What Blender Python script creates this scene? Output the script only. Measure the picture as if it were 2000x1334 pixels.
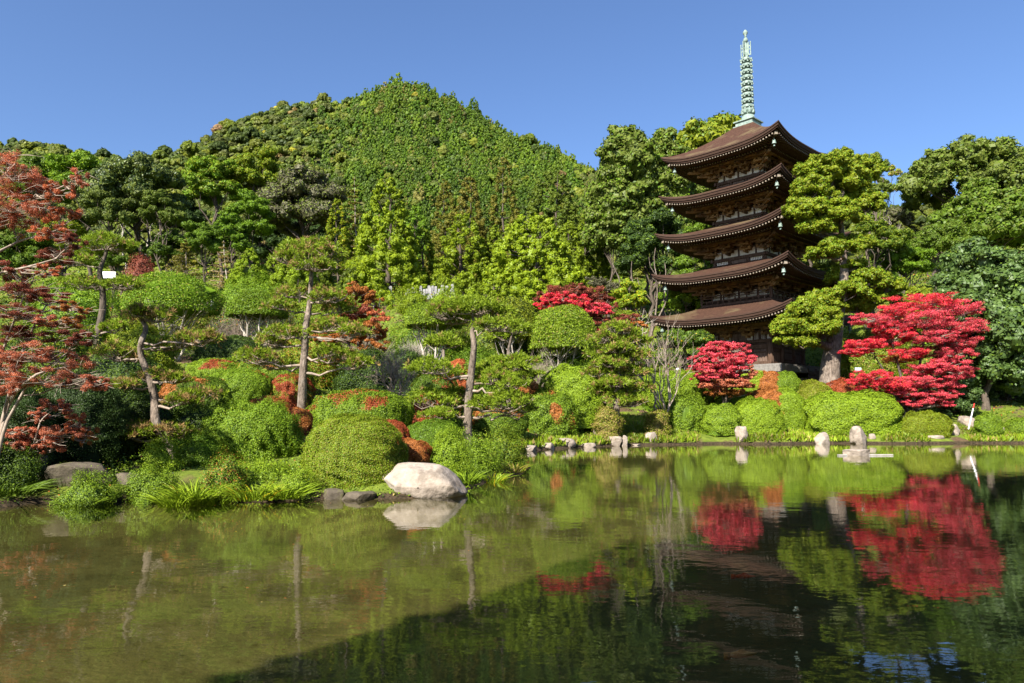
import bpy, bmesh, math
import numpy as np
from mathutils import Vector, Matrix
R = math.radians
for o in list(bpy.data.objects): bpy.data.objects.remove(o)
S = bpy.context.scene
COL = S.collection

# ------------------------------------------------------------------ camera
CAM_H, FPX, PITCH = 2.0, 1376.0, R(5.61)
cam = bpy.data.objects.new('camera', bpy.data.cameras.new('camera'))
COL.objects.link(cam)
cam.location = (0, 0, CAM_H); cam.rotation_euler = (R(90) + PITCH, 0, 0)
cam.data.sensor_width = 36; cam.data.lens = 36 * FPX / 2000
cam.data.clip_start = 0.1; cam.data.clip_end = 3000
S.camera = cam
# ------------------------------------------------------------------ sky, sun, exposure
SUN_EL, SUN_AZ = R(37), R(211)          # azimuth from +Y, clockwise: behind the viewer, on the left
w = bpy.data.worlds.new('World'); S.world = w; w.use_nodes = True
nt = w.node_tree; bg = nt.nodes['Background']
sky = nt.nodes.new('ShaderNodeTexSky'); sky.sky_type = 'NISHITA'; sky.sun_disc = False
sky.sun_elevation = SUN_EL; sky.sun_rotation = SUN_AZ
sky.air_density = 1.0; sky.dust_density = 1.6; sky.ozone_density = 3.0; sky.altitude = 100
tint = nt.nodes.new('ShaderNodeMix'); tint.data_type = 'RGBA'; tint.blend_type = 'MULTIPLY'; tint.inputs[0].default_value = 1
tint.inputs[7].default_value = (1.05, 1.20, 1.46, 1)
nt.links.new(sky.outputs[0], tint.inputs[6]); nt.links.new(tint.outputs[2], bg.inputs[0]); bg.inputs[1].default_value = 0.060
sl = bpy.data.lights.new('sun', 'SUN'); sl.energy = 5.0; sl.angle = R(0.53); sl.color = (1, 0.93, 0.82)
so = bpy.data.objects.new('sun', sl); COL.objects.link(so); so.location = (-20, -30, 60)
sund = Vector((math.sin(SUN_AZ) * math.cos(SUN_EL), math.cos(SUN_AZ) * math.cos(SUN_EL), math.sin(SUN_EL)))
so.rotation_euler = (-sund).to_track_quat('-Z', 'Y').to_euler()
S.view_settings.view_transform = 'Standard'; S.view_settings.look = 'None'
S.view_settings.exposure = 1.27; S.view_settings.gamma = 1
S.render.engine = 'CYCLES'
S.cycles.max_bounces = 6; S.cycles.diffuse_bounces = 3; S.cycles.glossy_bounces = 3
S.cycles.transmission_bounces = 3; S.cycles.transparent_max_bounces = 6
S.cycles.caustics_reflective = False; S.cycles.caustics_refractive = False
S.cycles.use_denoising = True

# ------------------------------------------------------------------ helpers
CP, SP = math.cos(PITCH), math.sin(PITCH)
def at(px, py, D):
    "point seen at pixel (px, py) of the 2000 px photograph, D metres in front of the viewer"
    v = 667 - py; fw = FPX * CP - v * SP; up = FPX * SP + v * CP
    return np.array([(px - 1000) * D / fw, D, CAM_H + up * D / fw])
def water_at(px, py):
    v = 667 - py; fw = FPX * CP - v * SP; up = FPX * SP + v * CP
    D = -CAM_H * fw / up
    return np.array([(px - 1000) * D / fw, D])
def pxof(X, Y): return 1000 + X / np.maximum(Y, 1e-3) * FPX * 1.0
def rng(s): return np.random.default_rng(s)
def unit(v): return v / np.maximum(np.linalg.norm(v, axis=-1, keepdims=True), 1e-9)
def snoise(P, scale, seed, oct=6):
    r = rng(seed); out = 0
    for i in range(oct):
        k = unit(r.normal(size=P.shape[1])) * scale * (0.6 + 1.2 * r.random())
        out = out + np.sin(P @ k + r.random() * 6.28)
    return out / math.sqrt(oct) / 0.75
def lin(*c): return np.array(c, float)

class Geo:
    "collects quads (with a colour each) for one mesh"
    def __init__(s): s.V = []; s.F = []; s.C = []; s.M = []; s.n = 0
    def add(s, V, F, C=(1, 1, 1), m=0):
        V = np.asarray(V, float); F = np.asarray(F, int)
        s.V.append(V); s.F.append(F + s.n); s.n += len(V)
        C = np.asarray(C, float)
        s.C.append(np.broadcast_to(C, (len(F), 3))); s.M.append(np.full(len(F), m))
        return s
    def box(s, c, d, rz=0, m=0, C=(1, 1, 1), taper=1.0):
        x, y, z = np.array(d, float) / 2
        V = np.array([(-x, -y, -z), (x, -y, -z), (x, y, -z), (-x, y, -z), (-x * taper, -y * taper, z), (x * taper, -y * taper, z), (x * taper, y * taper, z), (-x * taper, y * taper, z)])
        if rz: V[:, :2] = V[:, :2] @ np.array([[math.cos(rz), math.sin(rz)], [-math.sin(rz), math.cos(rz)]])
        return s.add(V + np.array(c), [(0, 3, 2, 1), (4, 5, 6, 7), (0, 1, 5, 4), (1, 2, 6, 5), (2, 3, 7, 6), (3, 0, 4, 7)], C, m)
    def tube(s, P, r, n=6, m=0, C=(1, 1, 1)):
        P = np.asarray(P, float); r = np.broadcast_to(np.asarray(r, float), (len(P),))
        T = unit(np.gradient(P, axis=0)); ref = np.array([0.31, 0.95, 0.05]) if abs(T[0][1]) < .8 else np.array([.9, .1, .3])
        A = unit(np.cross(T, ref)); B = np.cross(T, A)
        a = np.linspace(0, 2 * np.pi, n, endpoint=False)
        V = P[:, None] + r[:, None, None] * (np.cos(a)[None, :, None] * A[:, None] + np.sin(a)[None, :, None] * B[:, None])
        i, j = np.meshgrid(np.arange(len(P) - 1), np.arange(n), indexing='ij'); k = (j + 1) % n
        F = np.stack([i * n + j, i * n + k, (i + 1) * n + k, (i + 1) * n + j], -1).reshape(-1, 4)
        return s.add(V.reshape(-1, 3), F, C, m)
    def lathe(s, prof, c=(0, 0, 0), n=16, m=0, C=(1, 1, 1)):
        prof = np.asarray(prof, float)
        P = np.stack([np.zeros(len(prof)), np.zeros(len(prof)), prof[:, 1]], 1) + np.array(c)
        a = np.linspace(0, 2 * np.pi, n, endpoint=False)
        V = P[:, None] + prof[:, 0][:, None, None] * np.stack([np.cos(a), np.sin(a), 0 * a], 1)[None]
        i, j = np.meshgrid(np.arange(len(P) - 1), np.arange(n), indexing='ij'); k = (j + 1) % n
        F = np.stack([i * n + j, i * n + k, (i + 1) * n + k, (i + 1) * n + j], -1).reshape(-1, 4)
        return s.add(V.reshape(-1, 3), F, C, m)
    def grid(s, V, m=0, C=(1, 1, 1)):
        "V: (a, b, 3) lattice of points"
        a, b, _ = V.shape
        i, j = np.meshgrid(np.arange(a - 1), np.arange(b - 1), indexing='ij')
        F = np.stack([i * b + j, (i + 1) * b + j, (i + 1) * b + j + 1, i * b + j + 1], -1).reshape(-1, 4)
        return s.add(V.reshape(-1, 3), F, C, m)
    def leaves(s, P, N, size, C, aspect=.55, seed=0, m=0, T=None):
        n = len(P)
        if n == 0: return s
        r = rng(seed + 7); N = unit(N)
        T = unit(np.cross(N, r.normal(size=(n, 3)))) if T is None else unit(T)
        B = np.cross(N, T)
        L = (np.broadcast_to(size, (n,)) * (.7 + .6 * r.random(n)))[:, None] * .5
        V = np.stack([P - T * L, P + B * L * aspect, P + T * L, P - B * L * aspect], 1).reshape(-1, 3)
        return s.add(V, np.arange(4 * n).reshape(-1, 4), C, m)
    def join(s, o, m):
        s.add(np.concatenate(o.V), np.concatenate(o.F), np.concatenate(o.C), m); return s
    def build(s, name, mats, parent=None, smooth=False, loc=None):
        V = np.concatenate(s.V); F = np.concatenate(s.F); Cc = np.concatenate(s.C); Mi = np.concatenate(s.M)
        if loc is not None: V = V - np.asarray(loc)
        me = bpy.data.meshes.new(name)
        me.vertices.add(len(V)); me.vertices.foreach_set('co', V.astype(np.float32).ravel())
        me.loops.add(F.size); me.loops.foreach_set('vertex_index', F.astype(np.int32).ravel())
        me.polygons.add(len(F)); me.polygons.foreach_set('loop_start', (np.arange(len(F)) * 4).astype(np.int32))
        mats = mats if isinstance(mats, (list, tuple)) else [mats]
        for x in mats: me.materials.append(x)
        if len(mats) > 1: me.polygons.foreach_set('material_index', Mi.astype(np.int32))
        me.polygons.foreach_set('use_smooth', np.full(len(F), smooth))
        at_ = me.attributes.new('Col', 'FLOAT_COLOR', 'FACE')
        at_.data.foreach_set('color', np.concatenate([Cc, np.ones((len(Cc), 1))], 1).astype(np.float32).ravel())
        me.update(calc_edges=True)
        o = bpy.data.objects.new(name, me); COL.objects.link(o)
        if parent is not None: o.parent = parent
        elif loc is not None: o.location = loc
        return o

def tag(o, label=None, cat=None, group=None, kind=None):
    if label: o['label'] = label
    if cat: o['category'] = cat
    if group: o['group'] = group
    if kind: o['kind'] = kind
    return o
def empty(name, loc, label, cat, group=None, rz=0):
    o = bpy.data.objects.new(name, None); COL.objects.link(o)
    o.location = tuple(loc); o.rotation_euler = (0, 0, rz); o.empty_display_size = .3
    return tag(o, label, cat, group)

# ------------------------------------------------------------------ materials
def mat(name):
    m = bpy.data.materials.new(name); m.use_nodes = True
    n = m.node_tree.nodes; n.clear()
    return m, n, m.node_tree.links, n.new('ShaderNodeOutputMaterial')
def leaf_mat(name, trans=.18, gloss=.015, rough=.5):
    m, n, l, out = mat(name)
    a = n.new('ShaderNodeAttribute'); a.attribute_name = 'Col'
    oi = n.new('ShaderNodeObjectInfo')
    mu = n.new('ShaderNodeMix'); mu.data_type = 'RGBA'; mu.blend_type = 'MULTIPLY'; mu.inputs[0].default_value = 1
    l.new(a.outputs['Color'], mu.inputs[6]); l.new(oi.outputs['Color'], mu.inputs[7])
    d = n.new('ShaderNodeBsdfDiffuse'); t = n.new('ShaderNodeBsdfTranslucent')
    l.new(mu.outputs[2], d.inputs[0]); l.new(mu.outputs[2], t.inputs[0])
    x = n.new('ShaderNodeMixShader'); x.inputs[0].default_value = trans
    l.new(d.outputs[0], x.inputs[1]); l.new(t.outputs[0], x.inputs[2])
    g = n.new('ShaderNodeBsdfGlossy'); g.inputs['Roughness'].default_value = rough; g.inputs[0].default_value = (.9, .95, .9, 1)
    y = n.new('ShaderNodeMixShader'); y.inputs[0].default_value = gloss
    l.new(x.outputs[0], y.inputs[1]); l.new(g.outputs[0], y.inputs[2])
    l.new(y.outputs[0], out.inputs[0])
    return m
LEAF = leaf_mat('leaf')
LEAFG = leaf_mat('glossy_leaf', .2, .03, .5)
NEEDLE = leaf_mat('needle', .35, .01, .5)

def rough_mat(name, c1, c2, scale, c3=None, c3scale=2., c3amt=.5, rough=.85, bump=.3, bscale=None, stretch=(1, 1, 1), spec=.25, col=False):
    "two colours mixed by noise, a third in larger stains, bump"
    m, n, l, out = mat(name)
    p = n.new('ShaderNodeBsdfPrincipled'); p.inputs['Roughness'].default_value = rough
    p.inputs['Specular IOR Level'].default_value = spec
    tc = n.new('ShaderNodeTexCoord'); mp = n.new('ShaderNodeMapping'); mp.inputs['Scale'].default_value = stretch
    l.new(tc.outputs['Object'], mp.inputs[0])
    nz = n.new('ShaderNodeTexNoise'); nz.inputs['Scale'].default_value = scale; nz.inputs['Detail'].default_value = 6; nz.inputs['Roughness'].default_value = .65
    l.new(mp.outputs[0], nz.inputs['Vector'])
    cr = n.new('ShaderNodeValToRGB'); cr.color_ramp.elements[0].position = .32; cr.color_ramp.elements[1].position = .68
    cr.color_ramp.elements[0].color = (*c1, 1); cr.color_ramp.elements[1].color = (*c2, 1)
    l.new(nz.outputs[0], cr.inputs[0]); c = cr.outputs[0]
    if c3 is not None:
        n2 = n.new('ShaderNodeTexNoise'); n2.inputs['Scale'].default_value = c3scale; n2.inputs['Detail'].default_value = 5; n2.inputs['Roughness'].default_value = .6
        l.new(mp.outputs[0], n2.inputs['Vector'])
        r2 = n.new('ShaderNodeMapRange'); r2.inputs[1].default_value = .5; r2.inputs[2].default_value = .62; r2.inputs[4].default_value = c3amt
        l.new(n2.outputs[0], r2.inputs[0])
        mx = n.new('ShaderNodeMix'); mx.data_type = 'RGBA'; mx.inputs[7].default_value = (*c3, 1)
        l.new(r2.outputs[0], mx.inputs[0]); l.new(c, mx.inputs[6]); c = mx.outputs[2]
    if col:
        a = n.new('ShaderNodeAttribute'); a.attribute_name = 'Col'
        mu = n.new('ShaderNodeMix'); mu.data_type = 'RGBA'; mu.blend_type = 'MULTIPLY'; mu.inputs[0].default_value = 1
        l.new(c, mu.inputs[6]); l.new(a.outputs['Color'], mu.inputs[7]); c = mu.outputs[2]
    l.new(c, p.inputs['Base Color'])
    if bump:
        b = n.new('ShaderNodeBump'); b.inputs['Strength'].default_value = bump; b.inputs['Distance'].default_value = .05
        nb = n.new('ShaderNodeTexNoise'); nb.inputs['Scale'].default_value = bscale or scale * 2; nb.inputs['Detail'].default_value = 5
        l.new(mp.outputs[0], nb.inputs['Vector']); l.new(nb.outputs[0], b.inputs['Height']); l.new(b.outputs[0], p.inputs['Normal'])
    l.new(p.outputs[0], out.inputs[0])
    return m
ROCK = rough_mat('granite', (.22, .18, .145), (.41, .345, .28), 3.2, (.10, .08, .06), 1.3, .6, bump=.5, bscale=9, stretch=(1, 1, 1.4))
ROCKD = rough_mat('mossy_rock', (.06, .05, .035), (.14, .115, .085), 4, (.1, .11, .03), 2, .8, bump=.6)
BARK = rough_mat('pine_bark', (.06, .047, .037), (.24, .19, .15), 9, (.32, .27, .225), 5, .55, bump=1.0, bscale=16, stretch=(1, 1, .45))
BARKD = rough_mat('dark_bark', (.05, .04, .03), (.14, .11, .085), 8, bump=.7, stretch=(1, 1, .4))
BARKP = rough_mat('pale_bark', (.34, .30, .25), (.58, .52, .45), 6, (.16, .135, .1), 3, .6, bump=.4, stretch=(1, 1, .5))
TWIG = rough_mat('twig', (.2, .15, .11), (.4, .33, .27), 6, bump=0)
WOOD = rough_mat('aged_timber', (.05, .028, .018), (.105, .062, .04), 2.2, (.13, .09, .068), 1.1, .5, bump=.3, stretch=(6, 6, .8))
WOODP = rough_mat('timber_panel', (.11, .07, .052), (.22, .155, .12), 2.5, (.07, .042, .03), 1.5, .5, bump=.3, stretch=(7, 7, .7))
BRACK = rough_mat('bracket_timber', (.10, .055, .022), (.32, .19, .075), 1.6, (.04, .022, .012), .9, .6, bump=.2, col=True)
ROOFM = rough_mat('cypress_bark_roof', (.038, .017, .010), (.078, .037, .022), 4.5, (.135, .105, .05), .38, .6, bump=.55, bscale=14, stretch=(1, 1, 2.5), rough=.9)
EDGE = rough_mat('bark_edge', (.034, .018, .012), (.07, .038, .026), 3, bump=.3, stretch=(1, 1, 12))
PLASTER = rough_mat('white_plaster', (.66, .61, .5), (.8, .75, .65), 3, (.4, .34, .25), 1.6, .5, bump=.1)
COPPER = rough_mat('green_copper', (.16, .23, .20), (.30, .365, .32), 4.5, (.14, .2, .17), 2.6, .75, bump=.2, rough=.6)
BOULD = rough_mat('pale_boulder_stone', (.25, .205, .165), (.45, .385, .32), 2.6, (.11, .085, .06), 1.5, .65, bump=.7, bscale=7)
TIPM = rough_mat('rafter_end', (.17, .14, .105), (.28, .235, .18), 5, bump=0)
STONE = rough_mat('pale_stone', (.12, .11, .10), (.24, .225, .2), 5, bump=.3)
WHITE = rough_mat('white_board', (.72, .72, .72), (.82, .82, .82), 3, bump=0)
# ------------------------------------------------------------------ terrain
CTRL = []
def row(D, *pz):
    for px, z in pz: CTRL.append((px, D, z))
row(10, (-300, .5), (1000, .3), (2300, .5))
row(16, (-400, .5), (0, .4), (500, .4), (900, .3), (1400, .2), (2400, .4))
row(19, (-400, .8), (0, .62), (300, .6), (600, .6), (800, .55), (950, .4))
row(22, (-400, 1.2), (0, .95), (300, 1.0), (600, 1.05), (800, .85), (930, .5))
row(27, (-400, 2.2), (0, 1.95), (300, 1.95), (590, 1.75), (800, 1.3), (912, .85), (1000, .5), (1600, .2), (2400, .4))
row(34, (-400, 3.9), (0, 3.7), (300, 3.6), (600, 3.0), (800, 2.1), (950, 1.1), (1050, .45))
row(43, (-400, 6.5), (0, 6.2), (300, 6.1), (600, 5.3), (850, 3.9), (1000, 2.1), (1150, 1.2), (1300, .45), (1600, .42), (2000, .45), (2500, .6))
row(48, (1000, 3.4), (1150, 2.9), (1300, 1.9), (1450, 1.9), (1600, 1.9), (1800, 1.7), (2000, 1.6), (2500, 2))
row(54, (600, 7.6), (1000, 5.0), (1300, 4.2), (1450, 4.9), (1600, 4.9), (1800, 4.4), (2000, 4.4), (2500, 5))
row(60, (-400, 10), (0, 9.7), (300, 9.6), (600, 9.2), (900, 8.4), (1100, 6.5), (1300, 5.4), (1450, 5.3), (1650, 5.3), (1850, 6.3), (2100, 7), (2500, 8))
row(68, (300, 11.8), (700, 13.0), (880, 13.4), (1000, 11.5), (1300, 6.5), (1450, 5.5), (1600, 6.4), (1800, 10), (2000, 11), (2500, 12))
row(80, (-400, 15), (0, 14.5), (300, 14.3), (600, 14.8), (850, 15.2), (1100, 13.5), (1300, 12), (1500, 12), (1750, 16), (2000, 18), (2500, 19))
row(95, (-400, 20), (0, 19), (300, 19), (600, 20), (850, 19.5), (1100, 18.5), (1300, 18), (1500, 18), (1800, 22), (2100, 25), (2500, 26))
row(115, (-400, 27), (300, 27), (850, 29), (1300, 26), (1800, 30), (2500, 34))
CT = np.array(CTRL)
def warp(u, D): return np.stack([u * 14, np.log(np.maximum(D, 8)) * 9], -1)
_cw = warp((CT[:, 0] - 1000) / FPX, CT[:, 1])
_K = np.linalg.norm(_cw[:, None] - _cw[None], axis=-1)
_w = np.linalg.solve(_K + np.eye(len(CT)) * .02, CT[:, 2])
def rbf(X, Y):
    q = warp(np.clip(X / np.maximum(Y, 8), -1.15, 1.15), Y).reshape(-1, 2); out = np.zeros(len(q))
    for i in range(0, len(q), 20000):
        out[i:i + 20000] = np.linalg.norm(q[i:i + 20000, None] - _cw[None], axis=-1) @ _w
    return out.reshape(np.shape(X))
SHORE = [water_at(*p) for p in [(-260, 1000), (0, 992), (60, 982), (130, 984), (200, 979), (350, 980), (430, 977), (520, 980), (640, 975), (760, 975), (840, 972), (900, 966), (940, 945), (975, 936), (1022, 925), (1034, 914), (1018, 900), (1000, 884), (1060, 878), (1130, 874), (1230, 870), (1300, 869), (1400, 867), (1500, 868), (1620, 866), (1760, 867), (1880, 866), (2000, 866), (2300, 868)]]
POND = np.array(SHORE + [np.array([48., 40]), np.array([44., 6]), np.array([12., 4.2]), np.array([0, 3.6]), np.array([-9., 4.0]), np.array([-20., 6])])
def pond_sd(X, Y):
    "distance to the shoreline, positive on land"
    P = np.stack([np.ravel(X), np.ravel(Y)], 1); d = np.full(len(P), 1e9); ins = np.zeros(len(P), bool)
    for a, b in zip(POND, np.roll(POND, -1, 0)):
        ab = b - a; t = np.clip(((P - a) @ ab) / (ab @ ab), 0, 1)
        d = np.minimum(d, np.linalg.norm(P - a - t[:, None] * ab, axis=1))
        c = ((a[1] > P[:, 1]) != (b[1] > P[:, 1]))
        if abs(ab[1]) > 1e-9: ins ^= c & (P[:, 0] < ab[0] * (P[:, 1] - a[1]) / ab[1] + a[0])
    return np.where(ins, -d, d).reshape(np.shape(X))
SKYL = np.array([(-500, 240), (0, 247), (60, 246), (110, 256), (200, 268), (255, 281), (310, 268), (385, 254), (450, 228), (520, 211), (600, 190), (660, 195), (700, 178), (740, 161), (770, 158), (815, 166), (860, 196), (920, 230), (980, 267), (1060, 288), (1120, 306), (1165, 322), (1300, 345), (1500, 355), (1700, 372), (1800, 374), (2000, 366), (2500, 340)], float)
RIDGE = np.array([(-500, 255), (0, 245), (255, 235), (320, 255), (400, 300), (520, 345), (700, 385), (800, 385), (920, 330), (1060, 285), (1165, 245), (1500, 200), (2000, 185), (2500, 180)], float)
def hill_z(X, Y):
    px = 1000 + np.clip(X / np.maximum(Y, 30), -1.1, 1.1) * FPX
    Dr = np.interp(px, RIDGE[:, 0], RIDGE[:, 1]); ys = np.interp(px, SKYL[:, 0], SKYL[:, 1])
    v = 667 - ys; zr = CAM_H + (FPX * SP + v * CP) / (FPX * CP - v * SP) * Dr - np.interp(px, [0, 150, 250, 330, 700, 1200], [8., 10, 13, 10, 8.5, 8.5])
    z0 = rbf(X * 95 / np.maximum(Y, 30), np.full(np.shape(X), 95.))
    t = (Y - 95) / (Dr - 95)
    P = np.stack([np.ravel(X), np.ravel(Y)], 1)
    bump = (snoise(P, .045, 5) * 2.6 + snoise(P, .02, 9) * 4.5).reshape(np.shape(X)) * np.clip(t * 3, 0, 1) * np.clip((1.02 - t) * 4, 0.0, 1)
    z = z0 + (zr - z0) * np.clip(t, 0, 1) ** .93 + bump
    return np.where(t > 1, zr - (t - 1) * Dr * .35, z)
def ground_z(X, Y):
    X = np.asarray(X, float); Y = np.asarray(Y, float)
    z = rbf(X, Y)
    far = np.clip((Y - 88) / 14, 0, 1)
    if np.any(far > 0): z = z * (1 - far) + hill_z(X, np.maximum(Y, 96)) * far
    z = np.where(Y < 7, .45 + np.clip(-Y, 0, 30) * .03, z)
    sd = pond_sd(X, Y)
    P = np.stack([np.ravel(X), np.ravel(Y)], 1)
    nz = (snoise(P, .9, 3) * .04 + snoise(P, 2.6, 4) * .02).reshape(np.shape(X))
    bank = np.minimum(.05 + .08 * np.clip((Y - 28) / 6, 0, 1) + sd * .30 + np.clip(sd - 15, 0, 1e4) * 3, np.maximum(z, .12)) + nz * np.clip(sd * 2, 0, 1)
    bed = -np.clip(.03 + -sd * .55, 0, .62) + nz * .5
    return np.where(sd > 0, bank, bed)
def gz(x, y): return float(ground_z(np.array([x]), np.array([y]))[0])
def on_ground(px, D, dz=0):
    X = (px - 1000) / (FPX * CP + 20) * D
    return np.array([X, D, gz(X, D) + dz])

# ground material: grass, bare earth, mud under water
m, n, l, out = mat('garden_ground')
p = n.new('ShaderNodeBsdfPrincipled'); p.inputs['Roughness'].default_value = .95; p.inputs['Specular IOR Level'].default_value = .1
ge = n.new('ShaderNodeNewGeometry'); sx = n.new('ShaderNodeSeparateXYZ'); l.new(ge.outputs['Position'], sx.inputs[0])
def noise(scale, det=5):
    q = n.new('ShaderNodeTexNoise'); q.inputs['Scale'].default_value = scale; q.inputs['Detail'].default_value = det; q.inputs['Roughness'].default_value = .65
    l.new(ge.outputs['Position'], q.inputs['Vector']); return q.outputs[0]
def ramp(src, a, b, ca, cb):
    q = n.new('ShaderNodeValToRGB'); q.color_ramp.elements[0].position = a; q.color_ramp.elements[1].position = b
    q.color_ramp.elements[0].color = (*ca, 1); q.color_ramp.elements[1].color = (*cb, 1); l.new(src, q.inputs[0]); return q.outputs[0]
def mixc(f, a, b):
    q = n.new('ShaderNodeMix'); q.data_type = 'RGBA'
    l.new(f, q.inputs[0]); l.new(a, q.inputs[6]); l.new(b, q.inputs[7]); return q.outputs[2]
def mrange(src, a, b):
    q = n.new('ShaderNodeMapRange'); q.inputs[1].default_value = a; q.inputs[2].default_value = b; l.new(src, q.inputs[0]); return q.outputs[0]
grass = ramp(noise(3.5), .3, .7, (.07, .11, .012), (.17, .21, .03))
earth = ramp(noise(6), .3, .7, (.05, .035, .02), (.16, .10, .06))
land = mixc(mrange(noise(.55, 3), .52, .62), grass, earth)
mud = ramp(noise(.9, 7), .34, .7, (.062, .058, .024), (.122, .113, .048))
mud2 = mixc(mrange(noise(5, 4), .6, .72), mud, ramp(noise(9), .4, .6, (.03, .028, .01), (.07, .06, .02)))
cc = mixc(mrange(sx.outputs[2], -.06, .0), mud2, mixc(mrange(sx.outputs[2], .10, .16), ramp(noise(9), .4, .6, (.025, .02, .012), (.07, .05, .03)), land))
l.new(cc, p.inputs['Base Color'])
bp = n.new('ShaderNodeBump'); bp.inputs['Strength'].default_value = .5; bp.inputs['Distance'].default_value = .08; l.new(noise(7), bp.inputs['Height']); l.new(bp.outputs[0], p.inputs['Normal'])
l.new(p.outputs[0], out.inputs[0]); GROUND = m
HILLM = rough_mat('hill_soil', (.045, .06, .012), (.10, .12, .025), .25, (.09, .07, .03), .1, .6, bump=0)

def lattice(xs, ys, fn):
    X, Y = np.meshgrid(xs, ys, indexing='ij'); return np.stack([X, Y, fn(X, Y)], -1)
ys = np.concatenate([np.arange(-60, 2, 2.), np.arange(2, 50, .33), np.arange(50, 121, 1.)])
xs = np.concatenate([np.arange(-150, -34, 4.), np.arange(-34, 44, .36), np.arange(44, 151, 4.)])
g = Geo(); g.grid(lattice(xs, ys, ground_z)); tag(g.build('ground', GROUND, smooth=True), kind='structure')
# hillside: rings of constant distance
us = np.linspace(-1.1, 1.1, 150); Ds = np.concatenate([np.linspace(112, 420, 110), np.array([450, 520, 700, 1200])])
U, DD = np.meshgrid(us, Ds, indexing='ij')
HZ = ground_z(U * DD, DD); HZ[:, 0] -= .3; HZ[:, -1] = np.minimum(HZ[:, -1], 0)
g = Geo(); g.grid(np.stack([U * DD, DD, HZ], -1)); tag(g.build('hill', HILLM, smooth=True), kind='structure')

# water
m, n, l, out = mat('pond_water')
tr = n.new('ShaderNodeBsdfTransparent'); tr.inputs[0].default_value = (.78, .78, .60, 1)
gl = n.new('ShaderNodeBsdfGlossy'); gl.inputs['Roughness'].default_value = .012; gl.inputs[0].default_value = (1, 1, 1, 1)
ge = n.new('ShaderNodeNewGeometry')
def wn(scale, stretch):
    mp = n.new('ShaderNodeMapping'); mp.inputs['Scale'].default_value = stretch; l.new(ge.outputs['Position'], mp.inputs[0])
    q = n.new('ShaderNodeTexNoise'); q.inputs['Scale'].default_value = scale; q.inputs['Detail'].default_value = 3; q.inputs['Roughness'].default_value = .5
    l.new(mp.outputs[0], q.inputs['Vector']); return q.outputs[0]
ad = n.new('ShaderNodeMath'); ad.operation = 'MULTIPLY_ADD'; l.new(wn(1.6, (.8, 1.1, 1)), ad.inputs[0]); ad.inputs[1].default_value = .55
sm = n.new('ShaderNodeMath'); sm.operation = 'MULTIPLY'; l.new(wn(6.0, (.6, 1.2, 1)), sm.inputs[0]); sm.inputs[1].default_value = .16
l.new(sm.outputs[0], ad.inputs[2])
bp = n.new('ShaderNodeBump'); bp.inputs['Strength'].default_value = .10; bp.inputs['Distance'].default_value = .06
l.new(ad.outputs[0], bp.inputs['Height'])
l.new(bp.outputs[0], gl.inputs['Normal'])
def mth(op, a, b):
    q = n.new('ShaderNodeMath'); q.operation = op
    for i_, x_ in enumerate((a, b)):
        if isinstance(x_, (int, float)): q.inputs[i_].default_value = x_
        elif x_ is not None: l.new(x_, q.inputs[i_])
    return q.outputs[0]
dp = n.new('ShaderNodeVectorMath'); dp.operation = 'DOT_PRODUCT'; l.new(ge.outputs['Incoming'], dp.inputs[0]); l.new(bp.outputs[0], dp.inputs[1])
cs = mth('MINIMUM', mth('ABSOLUTE', dp.outputs['Value'], None), 1.0)
fr = n.new('ShaderNodeMath'); fr.operation = 'MULTIPLY_ADD'; l.new(mth('POWER', mth('SUBTRACT', 1.0, cs), 5.0), fr.inputs[0]); fr.inputs[1].default_value = .98; fr.inputs[2].default_value = .02
mx = n.new('ShaderNodeMixShader'); l.new(fr.outputs[0], mx.inputs[0]); l.new(tr.outputs[0], mx.inputs[1]); l.new(gl.outputs[0], mx.inputs[2])
l.new(mx.outputs[0], out.inputs[0])
g = Geo(); g.grid(lattice(np.linspace(-30, 52, 20), np.linspace(2.2, 47, 20), lambda X, Y: X * 0))
tag(g.build('pond_water', m), kind='structure')
# ------------------------------------------------------------------ pagoda
PX, PY, PZ = 21.19, 60.95, 5.25
PROT = R(42.4)
TIP = np.array([10.35, 14.02, 17.67, 21.09, 24.64]) - PZ
DIP = .82
HO = np.array([9.24, 8.89, 8.54, 8.12, 7.84]) / math.sqrt(2)
HW = [2.85, 2.6, 2.42, 2.25, 2.08]
pagoda = empty('pagoda', (PX, PY, PZ), 'five storey timber pagoda with curved bark roofs and green copper spire', 'pagoda', rz=PROT)
def part(g, name, mt, parent=pagoda, smooth=False, label=None):
    o = g.build(name, mt, parent, smooth)
    if label: o['label'] = label
    return o
def four(fn):
    for k in range(4): fn(k * math.pi / 2)
def rot(V, a):
    V = np.array(V, float); c, s = math.cos(a), math.sin(a)
    out = V.copy(); out[..., 0] = V[..., 0] * c - V[..., 1] * s; out[..., 1] = V[..., 0] * s + V[..., 1] * c
    return out
def rbox(g, a, c, d, rz=0, C=(1, 1, 1), m=0):
    g.box(rot(c, a), d, rz + a, C=C, m=m)
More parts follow.
